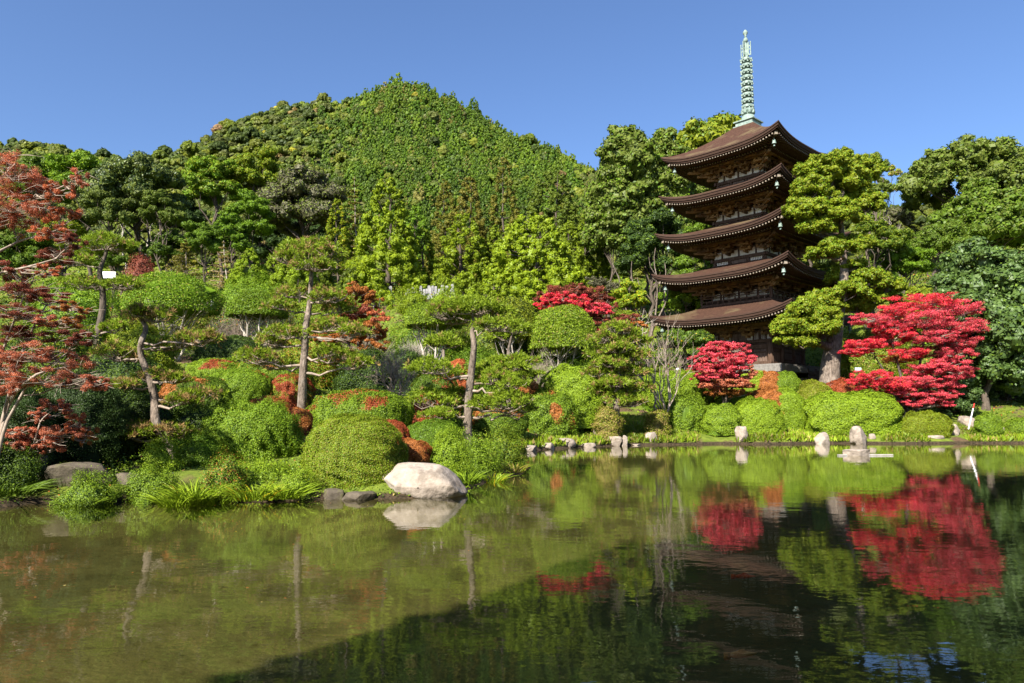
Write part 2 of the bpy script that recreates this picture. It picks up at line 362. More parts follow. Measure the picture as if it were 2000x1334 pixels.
# stone platform
g = Geo(); g.box((0, 0, .05), (9.2, 9.2, .5)); g.box((0, 0, .37), (8.9, 8.9, .14)); part(g, 'stone_platform', STONE)
sarr = np.sign(np.linspace(-1, 1, 41)) * np.abs(np.linspace(-1, 1, 41)) ** .85
tarr = np.linspace(0, 1, 12)
rr_ = rng(77)
for k in range(5):
    ho = HO[k]; zt = TIP[k]; ze = zt - DIP
    hi, zi = (HW[k + 1] + (.55 if k == 0 else .2), ze + [1.5, 1.34, 1.34, 1.34][k]) if k < 4 else (.72, 27.45 - PZ)
    def topz(s, t, ze=ze, zi=zi): return ze + (zi - ze) * (t ** (1.22 if k < 4 else 1.3)) + DIP * np.abs(s) ** 3.3 * (1 - t) ** 2
    roof = Geo()
    for q in range(4):
        Sg, Tg = np.meshgrid(sarr, tarr, indexing='ij'); h = ho + (hi - ho) * Tg
        roof.grid(rot(np.stack([Sg * h, -h, topz(Sg, Tg)], -1), q * math.pi / 2))
    ro = part(roof, 'roof', ROOFM, smooth=True)
    # layered eave edge below the bark surface
    eg = Geo()
    for q in range(4):
        rows = []
        for dh, dz in ((0, 0), (.0, -.10), (.05, -.10), (.10, -.30), (.17, -.32), (.20, -.44), (.32, -.45)):
            rows.append(np.stack([sarr * (ho - dh), -(ho - dh) + 0 * sarr, topz(sarr, 0 * sarr) + dz - (.002 if dh == 0 and dz == 0 else 0)], -1))
        eg.grid(rot(np.stack(rows, 1)[:, ::-1], q * math.pi / 2))
    part(eg, 'eave_edge', EDGE, ro)
    # soffit boards
    hw = HW[k]; sf = Geo()
    def undz(s, hh): return topz(s, 0 * s) * 0 + ze + DIP * np.abs(s) ** 3.3 * np.clip((hh - hw) / (ho - hw), 0, 1) ** 2 - .45 + (ho - .3 - hh) * .13
    for q in range(4):
        rows = [np.stack([sarr * hh, -hh + 0 * sarr, undz(sarr, hh)], -1) for hh in np.linspace(ho - .3, hw - .1, 8)]
        sf.grid(rot(np.stack(rows, 1), q * math.pi / 2))
    so_ = part(sf, 'soffit', WOOD)
    # two tiers of rafters with whitened ends
    rf = Geo()
    nr = int(2 * ho / .27)
    for q in range(4):
        for x in np.linspace(-ho + .45, ho - .45, nr):
            for tier, (h0, h1, dz) in enumerate(((ho - .30, ho - 1.75, -.10), (ho - 1.55, hw + .4, -.28))):
                if abs(x) > h0 - .05: continue
                h1c = max(h1, abs(x) + .12)
                if h1c > h0 - .1: continue
                P = np.array([[x, -h0, float(undz(np.array(x / h0), h0)) + dz + .03], [x, -h1c, float(undz(np.array(x / h1c), h1c)) + dz + .03]])
                P = rot(P, q * math.pi / 2); hw_, hh_ = .05, .055
                ax = rot(np.array([hw_, 0, 0]), q * math.pi / 2); az = np.array([0, 0, hh_])
                V = [P[0] - ax - az, P[0] + ax - az, P[1] + ax - az, P[1] - ax - az, P[0] - ax + az, P[0] + ax + az, P[1] + ax + az, P[1] - ax + az]
                rf.add(V, [(0, 3, 2, 1), (4, 5, 6, 7), (0, 1, 5, 4), (1, 2, 6, 5), (3, 0, 4, 7)])
                o_ = rot(np.array([0, -.012, 0]), q * math.pi / 2); ax2 = ax * 1.02; az2 = az * 1.02
                E0 = P[0] + o_
                rf.add([E0 - ax2 - az2, E0 + ax2 - az2, E0 + ax2 + az2, E0 - ax2 + az2], [(0, 1, 2, 3)], m=1)
        # hip rafter under the corner
        a = q * math.pi / 2
        c0 = np.array([-(ho - .55), -(ho - .55), zt - .78]); c1 = np.array([-hw, -hw, ze - .3])
        rf.tube(rot(np.stack([c0, c1]), a), [.15, .15], 4)
    part(rf, 'rafters', [WOOD, TIPM])
    for q in range(4):
        a = q * math.pi / 2; c = rot(np.array([-(ho - .53), -(ho - .53), zt - .78]), a)
        g = Geo(); g.box(c, (.26, .24, .24), a + math.pi / 4); part(g, 'hip_rafter_cap', TIPM)
        b = Geo(); cz = zt - 1.08; cc_ = rot(np.array([-(ho - .85), -(ho - .85), 0]), a)
        b.lathe([(.01, .16), (.025, .14), (.025, .0), (.08, -.02), (.12, -.1), (.135, -.26), (.17, -.38), (.16, -.38), (.02, -.2)], cc_ + np.array([0, 0, cz]), 12)
        b.box(cc_ + np.array([0, 0, cz - .5]), (.02, .12, .14), a); b.box(cc_ + np.array([0, 0, cz - .38]), (.015, .015, .2), a)
        part(b, 'wind_bell', COPPER, smooth=False)
    # walls --------------------------------------------------------------
    head = ze - 1.72                     # top of the wall plate
    foot = .44 if k == 0 else TIP[k - 1] - DIP + [1.5, 1.34, 1.34, 1.34][k - 1] - .12
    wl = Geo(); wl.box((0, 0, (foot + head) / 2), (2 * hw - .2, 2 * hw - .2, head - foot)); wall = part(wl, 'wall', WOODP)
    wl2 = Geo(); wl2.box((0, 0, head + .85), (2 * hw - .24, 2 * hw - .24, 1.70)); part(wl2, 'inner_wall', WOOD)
    bays = np.array([-1, -.36, .36, 1]) * (hw - .08)
    for q in range(4):
        for x in bays[:3]:
            g = Geo(); p0 = rot(np.array([x, -(hw - .08), 0]), q * math.pi / 2)
            r0 = .25 if k == 0 else .17
            g.lathe([(.02, foot), (r0, foot + .001), (r0, head + .02), (.02, head + .021)], p0, 14); part(g, 'column', WOOD, smooth=False)
    tie = Geo()
    ties = [(head - .1, .26, .16)] + ([(head - .62, .2, .14), (foot + .14, .28, .2), (foot + 1.62, .2, .17), (head - 1.0, .1, .1)] if k == 0 else [(foot + .07, .16, .18)])
    for q in range(4):
        a = q * math.pi / 2
        for z, hgt, out_ in ties: rbox(tie, a, (0, -(hw - .08 + out_ / 2 + .03), z), (2 * hw + (.5 if z > head - .2 else .3), out_, hgt))
    part(tie, 'tie_beams', WOOD)
    pl = Geo()
    for q in range(4): rbox(pl, q * math.pi / 2, (0, -(hw - .085), head + .33), (2 * hw - .16, .04, .62))
    part(pl, 'plaster_band', PLASTER)
    st = Geo()
    for q in range(4):
        for x in (bays[:-1] + bays[1:]) / 2: rbox(st, q * math.pi / 2, (x, -(hw - .05), head + .33), (.14, .09, .62))
        rbox(st, q * math.pi / 2, (0, -(hw - .02), head + .70), (2 * hw + .2, .12, .14))
    part(st, 'struts', WOOD)
    if k == 0:
        for q in range(4):
            a = q * math.pi / 2
            for j in (0, 2):
                xm = (bays[j] + bays[j + 1]) / 2; wd = bays[j + 1] - bays[j] - .62
                g = Geo()
                for zc, hh in ((foot + .85, 1.1), (foot + 2.42, 1.25)):
                    rbox(g, a, (xm, -(hw - .06), zc + hh / 2), (wd, .1, .09)); rbox(g, a, (xm, -(hw - .06), zc - hh / 2), (wd, .1, .09))
                    for e in (-1, 1): rbox(g, a, (xm + e * wd / 2, -(hw - .06), zc), (.1, .1, hh + .09))
                fr_ = part(g, 'window_frame', WOOD)
                g = Geo()
                for zc, hh in ((foot + .85, 1.0), (foot + 2.42, 1.15)):
                    for x in np.linspace(-wd / 2 + .08, wd / 2 - .08, 9): rbox(g, a, (xm + x, -(hw - .07), zc), (.075, .06, hh))
                part(g, 'window_slats', WOODP, fr_)
            g = Geo(); wd = bays[2] - bays[1] - .5
            for e in (-1, 1):
                for x in np.linspace(.1, wd / 2 - .1, 4): rbox(g, a, (e * x, -(hw - .05), foot + 1.65), (wd / 8 - .012, .09, 2.75))
            for z in (foot + .5, foot + 1.65, foot + 2.8): rbox(g, a, (0, -(hw + .01), z), (wd, .05, .12), m=1)
            part(g, 'door', [WOODP, WOOD])
    else:
        hgt = head - foot
        for q in range(4):
            a = q * math.pi / 2
            for j in (0, 2):
                xm = (bays[j] + bays[j + 1]) / 2; wd = bays[j + 1] - bays[j] - .42; zc = foot + hgt * .52; hh = max(hgt - .38, .3)
                g = Geo(); rbox(g, a, (xm, -(hw - .08), zc), (wd, .05, hh))
                pn = part(g, 'window', PLASTER if k in (2, 3) else WOODP)
                g = Geo()
                for x in np.linspace(-wd / 2, wd / 2, 8): rbox(g, a, (xm + x, -(hw - .045), zc), (.035, .03, hh))
                part(g, 'window_lattice', WOODP, pn)
            g = Geo(); wd = bays[2] - bays[1] - .36
            for e in (-1, 1): rbox(g, a, (e * wd / 4, -(hw - .06), foot + hgt * .5), (wd / 2 - .02, .07, hgt - .3))
            part(g, 'door', WOODP)
    # bracket clusters -----------------------------------------------------
    for q in range(4):
        a = q * math.pi / 2
        xs_ = bays[1:3].tolist() + [None]
        for x in xs_:
            g = Geo(); C = (.75 + .5 * rr_.random()) * np.ones(3)
            span = ho - hw
            for s_ in range(3):
                o_ = .38 + s_ * .44; z0 = head + .30 + s_ * .34
                if x is not None:
                    rbox(g, a, (x, -(hw + o_ / 2), z0), (.15, o_ + .3, .2), C=C)
                    for jj, oo in enumerate([0.02] + [.38 + e * .44 for e in range(s_ + 1)]):
                        wd = .95 + .18 * s_ - .16 * (jj == 0)
                        rbox(g, a, (x, -(hw + oo), z0 + .16), (wd, .13, .15), C=C)
                        for e in (-1, 0, 1): rbox(g, a, (x + e * wd * .41, -(hw + oo), z0 + .29), (.2, .2, .13), C=C * 1.15)
                else:
                    dv = o_ * 1.35
                    g.box(rot(np.array([-(hw + dv / 2), -(hw + dv / 2), z0]), a), (.17, dv * 1.414 + .3, .2), a - math.pi / 4, C=C)
                    for oo in [.38 + e * .44 for e in range(s_ + 1)]:
                        rbox(g, a, (-(hw + oo) + .35, -(hw + oo), z0 + .16), (1.2, .13, .15), C=C)
                        g.box(rot(np.array([-(hw + oo), -(hw + oo) + .35, z0 + .16]), a), (1.2, .13, .15), a + math.pi / 2, C=C)
                        for e in (0, .45, .85):
                            rbox(g, a, (-(hw + oo) + e, -(hw + oo), z0 + .29), (.2, .2, .13), C=C * 1.15)
                            g.box(rot(np.array([-(hw + oo), -(hw + oo) + e, z0 + .29]), a), (.2, .2, .13), a, C=C * 1.15)
            if x is not None:   # tail beam
                P = np.stack([np.array([x, -hw, head + 1.35]), np.array([x, -(hw + 1.75), head + .85])]); g.tube(rot(P, a), [.11, .11], 4, C=C)
            part(g, 'bracket_cluster', BRACK)
    pu = Geo()
    for q in range(4):
        for o_, z in ((1.28, head + 1.22), (.82, head + 1.14), (.40, head + .98)):
            rbox(pu, q * math.pi / 2, (0, -(hw + o_), z), (2 * (hw + o_) + .5, .15, .17))
    part(pu, 'purlins', BRACK)
    if k == 0: Z2 = ze + 1.5
# balcony of the second storey
hb = HW[1] + .62; rl = Geo()
fl = Geo(); fl.box((0, 0, Z2 + .02), (2 * hb + .1, 2 * hb + .1, .16)); bal = part(fl, 'balcony', WOOD)
for q in range(4):
    a = q * math.pi / 2
    for z, d in ((.72, .07), (.52, .06), (.26, .08)): rbox(rl, a, (0, -hb, Z2 + .1 + z), (2 * hb, d, d))
    for x in np.linspace(-hb, hb, 7)[1:-1]: rbox(rl, a, (x, -hb, Z2 + .45), (.1, .09, .62))
    for x in np.linspace(-hb, hb, 13)[1:-1:2]: rbox(rl, a, (x, -hb, Z2 + .22), (.12, .1, .2))
part(rl, 'railing', WOOD, bal)
for q in range(4):
    g = Geo(); g.lathe([(.01, Z2 + .1), (.11, Z2 + .1), (.11, Z2 + 1.0), (.13, Z2 + 1.02), (.09, Z2 + 1.1), (.13, Z2 + 1.2), (.1, Z2 + 1.34), (.01, Z2 + 1.46)], rot(np.array([-hb, -hb, 0]), q * math.pi / 2), 10)
    part(g, 'railing_post', WOOD, bal)
# spire
spire = Geo(); zb = 27.38 - PZ
spire.box((0, 0, zb + .32), (1.9, 1.9, .1)); spire.box((0, 0, zb + .12), (1.62, 1.62, .62)); spire.box((0, 0, zb - .16), (1.95, 1.95, .12))
def zc(py): return at(1456, py, 60.95)[2] - PZ
spo = part(spire, 'spire_base', COPPER)
g = Geo(); z0 = zb + .37
g.lathe([(.62, z0), (.62, z0 + .25), (.52, z0 + .55), (.40, z0 + .62)], n=20); part(g, 'inverted_bowl', COPPER, spo, True)
g = Geo(); g.lathe([(.3, z0 + .55), (.36, z0 + .62), (.58, z0 + .95), (.6, z0 + 1.12), (.45, z0 + 1.06), (.3, z0 + 1.3)], n=20)
for a in np.linspace(0, 2 * np.pi, 8, endpoint=False): g.lathe([(.01, z0 + .64), (.14, z0 + .74), (.16, z0 + 1.0), (.01, z0 + 1.14)], (.48 * math.cos(a), .48 * math.sin(a), 0), 6)
part(g, 'lotus_flower', COPPER, spo)
ztop = 36.47 - PZ
g = Geo(); g.lathe([(.16, z0), (.15, z0 + 6.6), (.08, ztop - .9), (.02, ztop - .3)], n=12); part(g, 'mast', COPPER, spo, True)
zr0, zr1 = z0 + 1.42, zc(118)
for i in range(9):
    z = zr0 + (zr1 - zr0) * i / 8; r_ = .49 - .0075 * i
    g = Geo(); g.lathe([(r_, z - .12), (r_ + .02, z), (r_, z + .12), (r_ - .09, z + .12), (r_ - .1, z), (r_ - .09, z - .12), (r_, z - .12)], n=24)
    g.lathe([(.3, z - .2), (.32, z), (.3, z + .2), (.17, z + .22), (.17, z - .2), (.3, z - .2)], n=14)
    for a in np.linspace(0, 2 * np.pi, 8, endpoint=False):
        c, s_ = math.cos(a), math.sin(a)
        g.box((c * .42, s_ * .42, z), (.3, .07, .16), a)
        g.lathe([(.01, z - .13), (.05, z - .15), (.07, z - .28), (.01, z - .27)], (c * r_, s_ * r_, 0), 6)
    part(g, 'spire_ring', COPPER, spo)
g = Geo(); za, zb_ = zc(111), zc(84)
for q in range(4):
    a = q * math.pi / 2 + PROT * 0
    for rr0, rr1, z_a, z_b in ((.12, .2, za, zb_ - .1), (.2, .3, za + .05, zb_), (.42, .5, za + .02, zb_ + .0), (.3, .42, za + .55, za + .65), (.28, .42, zb_ - .45, zb_ - .35), (.2, .42, za + .05, za + .15)):
        g.box(rot(np.array([(rr0 + rr1) / 2, 0, (z_a + z_b) / 2]), a), (rr1 - rr0, .05, z_b - z_a), a)
part(g, 'water_flame', COPPER, spo)
g = Geo(); z_ = zc(77); g.lathe([(.05, z_ - .35), (.17, z_ - .28), (.22, z_ - .12), (.16, z_ + .08), (.07, z_ + .18)], n=14)
z_ = zc(64); g.lathe([(.06, z_ - .45), (.12, z_ - .36), (.08, z_ - .26), (.2, z_ - .12), (.22, z_ + .02), (.12, z_ + .2), (.01, ztop)], n=14); part(g, 'finial', COPPER, spo, True)
# ------------------------------------------------------------------ foliage tools
PAL = dict(
    lime=((.14, .23, .010), (.285, .385, .02)), azalea=((.105, .185, .011), (.23, .33, .018)), green=((.075, .155, .008), (.165, .27, .013)),
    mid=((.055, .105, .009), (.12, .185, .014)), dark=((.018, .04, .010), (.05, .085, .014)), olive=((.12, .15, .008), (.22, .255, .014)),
    dull=((.07, .10, .016), (.155, .19, .03)), grey=((.075, .075, .04), (.15, .14, .075)), redaz=((.20, .055, .016), (.42, .085, .035)),
    rust=((.24, .08, .02), (.48, .185, .045)), red=((.50, .012, .03), (.80, .035, .07)), crimson=((.47, .035, .06), (.84, .13, .17)),
    maroon=((.13, .035, .022), (.30, .08, .045)), salmon=((.36, .095, .055), (.64, .235, .13)), orange=((.32, .08, .025), (.60, .17, .06)),
    pine=((.13, .21, .014), (.30, .385, .028)), pinedry=((.26, .17, .06), (.42, .28, .12)), cedar=((.11, .175, .006), (.245, .305, .010)),
    cedardk=((.06, .095, .010), (.13, .17, .014)), cedarbr=((.12, .12, .016), (.22, .19, .025)), gold=((.32, .26, .012), (.6, .42, .02)),
    tan=((.22, .18, .05), (.38, .28, .09)), camellia=((.06, .11, .008), (.18, .25, .014)), glossy=((.035, .075, .016), (.11, .175, .035)))
def palc(name, n, r, extra=None):
    "n leaf colours of a palette; extra = [(palette, share)]"
    A, B = (np.array(x) for x in PAL[name]); t = .18 + .64 * r.random((n, 1)) ** 1.1
    C = A + (B - A) * t
    for nm, sh in extra or []:
        a, b = (np.array(x) for x in PAL[nm]); k = r.random(n) < sh
        C[k] = a + (b - a) * r.random((int(k.sum()), 1))
    return C
def lsize(D, k=1.0): return max(.032, D * .00185) * k
def sph(n, r):
    return unit(r.normal(size=(n, 3)))
_ca = np.linspace(0, 2 * np.pi, 8, endpoint=False); _cb = np.array([-1.45, -.85, -.3, .3, .85, 1.45])
CORE_V = np.stack([np.cos(_cb)[:, None] * np.cos(_ca), np.cos(_cb)[:, None] * np.sin(_ca), np.sin(_cb)[:, None] + 0 * _ca], -1).reshape(-1, 3)
CORE_F = np.array([(i * 8 + j, i * 8 + (j + 1) % 8, (i + 1) * 8 + (j + 1) % 8, (i + 1) * 8 + j) for i in range(5) for j in range(8)])
def cores(g, C, Rr, pal, seed, f=.8):
    "a knobbly closed body inside every lump, so that crowns are not see-through"
    r = rng(seed + 99); n = len(C); k = len(CORE_V)
    V = C[:, None] + CORE_V[None] * Rr[:, None] * f * (1 + .16 * r.normal(size=(n, k, 1)))
    F = (np.arange(n)[:, None, None] * k + CORE_F[None]).reshape(-1, 4)
    g.add(V.reshape(-1, 3), F, palc(pal, len(F), r))
def lumps(C, Rr, n_leaf, size, pal, seed, extra=None, up=.25, rnd=.42, shell=.22, g=None, aspect=.6, keepdown=.45, inside=True, droop=0, tone=.25, core=0):
    "leaves over a set of ellipsoid lumps: C centres, Rr radii (k,3). The union's outer shell only."
    r = rng(seed); C = np.atleast_2d(C); Rr = np.broadcast_to(np.asarray(Rr, float), C.shape)
    area = (Rr[:, 0] * Rr[:, 1] + Rr[:, 0] * Rr[:, 2] + Rr[:, 1] * Rr[:, 2]); pr = area / area.sum()
    idx = r.choice(len(C), int(n_leaf * 1.6), p=pr)
    d = sph(len(idx), r); f = 1 - shell * r.random(len(idx)) ** 1.3 + .09 * r.normal(size=len(idx))
    P = C[idx] + d * Rr[idx] * f[:, None]
    keep = (d[:, 2] > -.35) | (r.random(len(idx)) < keepdown)
    if inside and len(C) < 400:
        for c0 in range(0, len(P), 8000):
            q = (P[c0:c0 + 8000, None] - C[None]) / Rr[None]
            ins = (np.einsum('ijk,ijk->ij', q, q) < .5)
            ins[np.arange(len(q)), idx[c0:c0 + 8000]] = False
            keep[c0:c0 + 8000] &= ~ins.any(1)
    P, d, idx = P[keep][:n_leaf], d[keep][:n_leaf], idx[keep][:n_leaf]
    N = unit(d / Rr[idx] * Rr[idx].mean(1, keepdims=True)) + rnd * r.normal(size=P.shape) + np.array([0, 0, up])
    col = palc(pal, len(P), r, extra)
    col = col * (1 + tone * (r.random(len(C)) - .5) * 2)[idx][:, None]
    g = g or Geo(); g.leaves(P, N, size, col, aspect, seed)
    if core: cores(g, C, Rr, pal, seed, core)
    return g
def envelope_lumps(env, n, rad, seed, c=(0, 0, 0), low=-.3, squash=.8, fill=.12):
    "lump centres over an ellipsoid envelope (rx, ry, rz)"
    r = rng(seed); env = np.array(env, float); out = []
    cand = sph(n * 14, r); cand = cand[cand[:, 2] > low]
    pick = [cand[0]]; 
    dist = np.linalg.norm((cand - pick[0]) * 1.0, axis=1)
    for i in range(n - 1):
        j = int(np.argmax(dist * (.8 + .2 * r.random(len(dist))))); pick.append(cand[j]); dist = np.minimum(dist, np.linalg.norm(cand - cand[j], axis=1))
    d = np.array(pick); rr = rad * (.7 + .6 * r.random(len(d)))
    C = d * (env - rad * .75) * (1 + fill * r.normal(size=(len(d), 1))) + np.array(c)
    return C, np.stack([rr, rr, rr * squash], 1)
def sublumps(C, Rr, k, f, seed, low=-.2):
    "k smaller lumps on each lump"
    r = rng(seed); Cs, Rs = [C], [Rr * .86]
    for i in range(len(C)):
        d = sph(k * 3, r); d = d[d[:, 2] > low][:k]
        Cs.append(C[i] + d * Rr[i] * .82); q = f * (.7 + .6 * r.random((len(d), 1))); Rs.append(Rr[i].mean() * q * np.array([[1, 1, .8]]))
    return np.concatenate(Cs), np.concatenate(Rs)
def cone_lumps(h, rad, n, seed, top=.06, shape=.85, lump=.28):
    "centres of boughs down a conifer of height h, radius rad at the foot (z from 0)"
    r = rng(seed); t = np.clip(np.linspace(0, .99, n) ** 1.12 + .01 * r.normal(size=n), 0, .995)
    rz = rad * (1 - t) ** shape + rad * top; a = np.arange(n) * 2.39996 + r.random(n) * .8
    f = .86 + .2 * r.random(n)
    C = np.stack([np.cos(a) * rz * f, np.sin(a) * rz * f, t * h], 1)
    q = lump * rad * (.42 + .72 * (1 - t)) * (.7 + .6 * r.random(n))
    return C, np.stack([q, q, q * 1.2], 1)
def path(p0, p1, r, n=5, wob=.1, sag=0):
    p0, p1 = np.array(p0, float), np.array(p1, float); t = np.linspace(0, 1, n)[:, None]
    L = np.linalg.norm(p1 - p0); W = r.normal(size=(n, 3)) * wob * L * (np.sin(t * np.pi)); W[:, 2] *= .6
    return p0 + (p1 - p0) * t + W + np.array([0, 0, 1]) * sag * L * np.sin(t * np.pi)
def twigs(g, p, d, L, r0, r, depth, spread=.55, n=3, sides=4, upb=.15):
    "recursive bare branching"
    q = unit(np.array(d, float)); e = p + q * L
    P = path(p, e, r, 4, .06); g.tube(P, np.linspace(r0, r0 * .6, 4), sides)
    if depth == 0: return
    for i in range(n):
        t = .45 + .55 * (i + 1) / n; base = P[0] + (P[-1] - P[0]) * t if t < .99 else P[-1]
        nd = unit(q + spread * r.normal(size=3) + np.array([0, 0, upb]))
        twigs(g, base, nd, L * (.55 + .3 * r.random()), r0 * .58, r, depth - 1, spread, n, max(3, sides - 1), upb)
def trunk_geo(base, tip, r0, r1, seed, wob=.04, n=8, sides=8):
    g = Geo(); P = path(base, tip, rng(seed), n, wob); rad = np.linspace(r0, r1, n); rad[0] *= 1.35
    g.tube(P, rad, sides); return g, P

# ------------------------------------------------------------------ clipped shrubs
def shrub(px0, px1, pt, pb, D, pal, label, red=0, redpal='redaz', seed=0, p=2.4, depth=.9, extra=None, loose=0., ls=1., cat='shrub', name='azalea_shrub', group=None, lumpy=.035, flat=None, mt=None, redtop=.2, redside=0):
    r = rng(seed * 31 + int(px0)); pm = (px0 + px1) / 2
    top = at(pm, pt, D); bot = at(pm, pb, D); wx = abs(at(px1, pb, D)[0] - at(px0, pb, D)[0]) / 2
    base = np.array([bot[0], D + wx * depth * .35, 0.]); base[2] = gz(base[0], base[1])
    z0 = min(base[2], bot[2]) - .05; H = top[2] - z0
    Rr = np.array([wx, wx * depth, H * .62]); C = np.array([bot[0], base[1], z0 + H * .38])
    s = lsize(D, ls); area = 2 * np.pi * wx * max(wx * depth, H) ** 1.0 * 1.15
    s = s * (1 if loose > .35 else .8); n = int(np.clip(2.6 * area / (.32 * s * s), 2500, 120000 if D < 21 else 46000)); s = max(s, math.sqrt(1.9 * area / (.32 * n)))
    d = sph(int(n * 1.5), r); d = d[(d[:, 1] < .55)][:n]
    q = (np.abs(d) ** p).sum(1) ** (-1 / p)
    u = d * q[:, None]
    bump = 1 + lumpy * snoise(u * np.array([1, 1, .8]), 3.2, seed + 3) + lumpy * .6 * snoise(u, 8, seed + 5)
    P = C + u * Rr * bump[:, None]
    N = unit(np.sign(u) * np.abs(u) ** (p - 1) / Rr)
    k = P[:, 2] > z0 - .02; P, N, u = P[k], N[k], u[k]
    # leaves sit in small tufts that stand a little proud or deep
    P = P + N * (snoise(P, 3.0 / max(s * 5, .2), seed + 8)[:, None] * s * (.8 + loose) + np.abs(r.normal(size=(len(P), 1))) * s * (.35 + loose * 2) - s * 1.0 * r.random((len(P), 1)) ** 2)
    col = palc(pal, len(P), r, extra)
    if red > 0:
        f = snoise(P, 2.6 / max(wx, .8), seed + 11) * .6 + snoise(P, 8 / max(wx, .8), seed + 12) * .35 + redtop * u[:, 2] + redside * u[:, 0]
        th = np.quantile(f, 1 - red); kk = f > th - .1 + .45 * (r.random(len(P)) - .4)
        col[kk] = palc(redpal, int(kk.sum()), r)
    NN = N * .9 + .42 * r.normal(size=P.shape) + np.array([0, 0, .15])
    g = Geo(); g.leaves(P, NN, s, col, .62, seed)
    # core in a darker leaf tone that closes the view through
    a = np.linspace(0, np.pi * .5, 7); b = np.linspace(0, 2 * np.pi, 19)
    A, B = np.meshgrid(a, b, indexing='ij'); dd = np.stack([np.cos(A) * np.cos(B), np.cos(A) * np.sin(B), np.sin(A)], -1)
    qq = (np.abs(dd) ** p).sum(-1) ** (-1 / p); hull = C + dd * qq[..., None] * Rr * .9
    g.grid(hull, C=np.array(PAL[pal][0]) * .8)
    low = hull[0].copy(); low[:, 2] = z0; g.grid(np.stack([low, hull[0]], 0), C=np.array(PAL[pal][0]) * .8)
    o = g.build(name, mt or LEAF, loc=(base[0], base[1], z0))
    return tag(o, label, cat, group)

# ------------------------------------------------------------------ garden pines with needle pads
def needle_pad(g, c, rx, ry, rz, D, seed, pal='pine', dry=.12, dens=1.0):
    r = rng(seed); L = max(.13, D * .0056); wd = max(.02, D * .0011); rz = rz * .92
    nt = int(np.clip(340 * rx * ry * dens * (26 / D) ** 1.0, 130, 800))
    a = r.random(nt) * 6.283; q = np.sqrt(r.random(nt))
    edge = 1 + .22 * np.sin(a * 3 + r.random() * 6) + .12 * np.sin(a * 7 + r.random() * 6)
    T = np.stack([np.cos(a) * q * rx * edge, np.sin(a) * q * ry * edge, (1 - q ** 2.2) * rz * 1.2 + r.normal(size=nt) * rz * .25 + snoise(np.stack([np.cos(a) * q * 2, np.sin(a) * q * 2], 1), 2.5, seed) * rz * .35], 1) + c
    m_ = 13
    P = np.repeat(T, m_, 0); d = unit(r.normal(size=P.shape) * .8 + np.array([0, 0, .6]) + np.repeat(np.stack([np.cos(a) * q, np.sin(a) * q, 0 * a], 1) * .5, m_, 0))
    Lk = L * (.7 + .6 * r.random(len(P)))
    N = np.cross(d, r.normal(size=P.shape))
    col = palc(pal, len(P), r); kd = np.repeat(r.random(nt) < dry, m_); col[kd] = palc('pinedry', int(kd.sum()), r)
    g.leaves(P + d * Lk[:, None] * .5, N, Lk, col, wd / L * 1.0, seed, T=d)
def pine(name, D, trunk, r0, pads, label, seed=0, pal='pine', dry=.06, bark=None, group='garden pines with tiered pads', dens=1.0, r1=.05):
    "trunk: pixels from the foot up; pads: (px, py, half width px, half height px, depth offset m)"
    rt = empty(name, on_ground(trunk[0][0], D), label, 'pine tree', group); L0 = np.array(rt.location)
    r = rng(seed); T = np.array([at(x, y, D) for x, y in trunk]); T[0, 2] = min(T[0, 2], L0[2] - .1)
    T[1:, 1] += r.normal(size=len(T) - 1) * .12
    t = np.linspace(0, 1, len(T)); tt = np.linspace(0, 1, 26)
    P = np.stack([np.interp(tt, t, T[:, i]) for i in range(3)], 1)
    for _ in range(2): P[1:-1] = (P[:-2] + 2 * P[1:-1] + P[2:]) / 4
    tr = Geo(); rad = r0 * (1 - tt) ** .8 + r1; rad[0] *= 1.35; rad[1] *= 1.12; tr.tube(P - L0, rad, 10)
    br = Geo(); cr = Geo()
    for i, pd in enumerate(pads):
        px, py, hw, hh, dy = (list(pd) + [0])[:5]
        c = at(px, py, D + dy); k = (D + dy) / FPX; rx = hw * k; rz = hh * k; ry = rx * .75
        # limb leaves the trunk a little below its pad and sweeps out under it
        j = int(np.argmin(np.abs(P[:, 2] - (c[2] - rz * .3 - .06 * np.hypot(*(c - P[12])[:2])))))
        limb = path(P[j], c - np.array([0, 0, rz * .55]), r, 7, .07, -.05)
        br.tube(limb - L0, np.linspace(max(rad[j] * .38, .028), .018, 7), 6)
        for e in range(int(7 + 7 * rx)):
            a = r.random() * 6.28; q = .45 + .55 * r.random(); st = limb[4 + e % 3]
            en = c + np.array([math.cos(a) * rx * q, math.sin(a) * ry * q, -rz * .35 + rz * .5 * r.random()])
            tp = path(st, en, r, 5, .09, -.08); br.tube(tp - L0, np.linspace(.024, .009, 5) * (D / 24) ** .6, 4)
            for _ in range(3):
                s0 = tp[2 + _ % 3]; br.tube(np.stack([s0, s0 + np.array([r.normal() * .16 * rx, r.normal() * .16 * rx, .5 * rz + r.random() * .1])]) - L0, [.011 * (D / 24) ** .6, .006 * (D / 24) ** .6], 3)
        needle_pad(cr, c - L0, rx, ry, rz, D, seed * 50 + i, pal, dry, dens)
    tr.join(br, 1).build('trunk', [bark or BARK, TWIG], rt, True); cr.build('crown', NEEDLE, rt)
    return rt

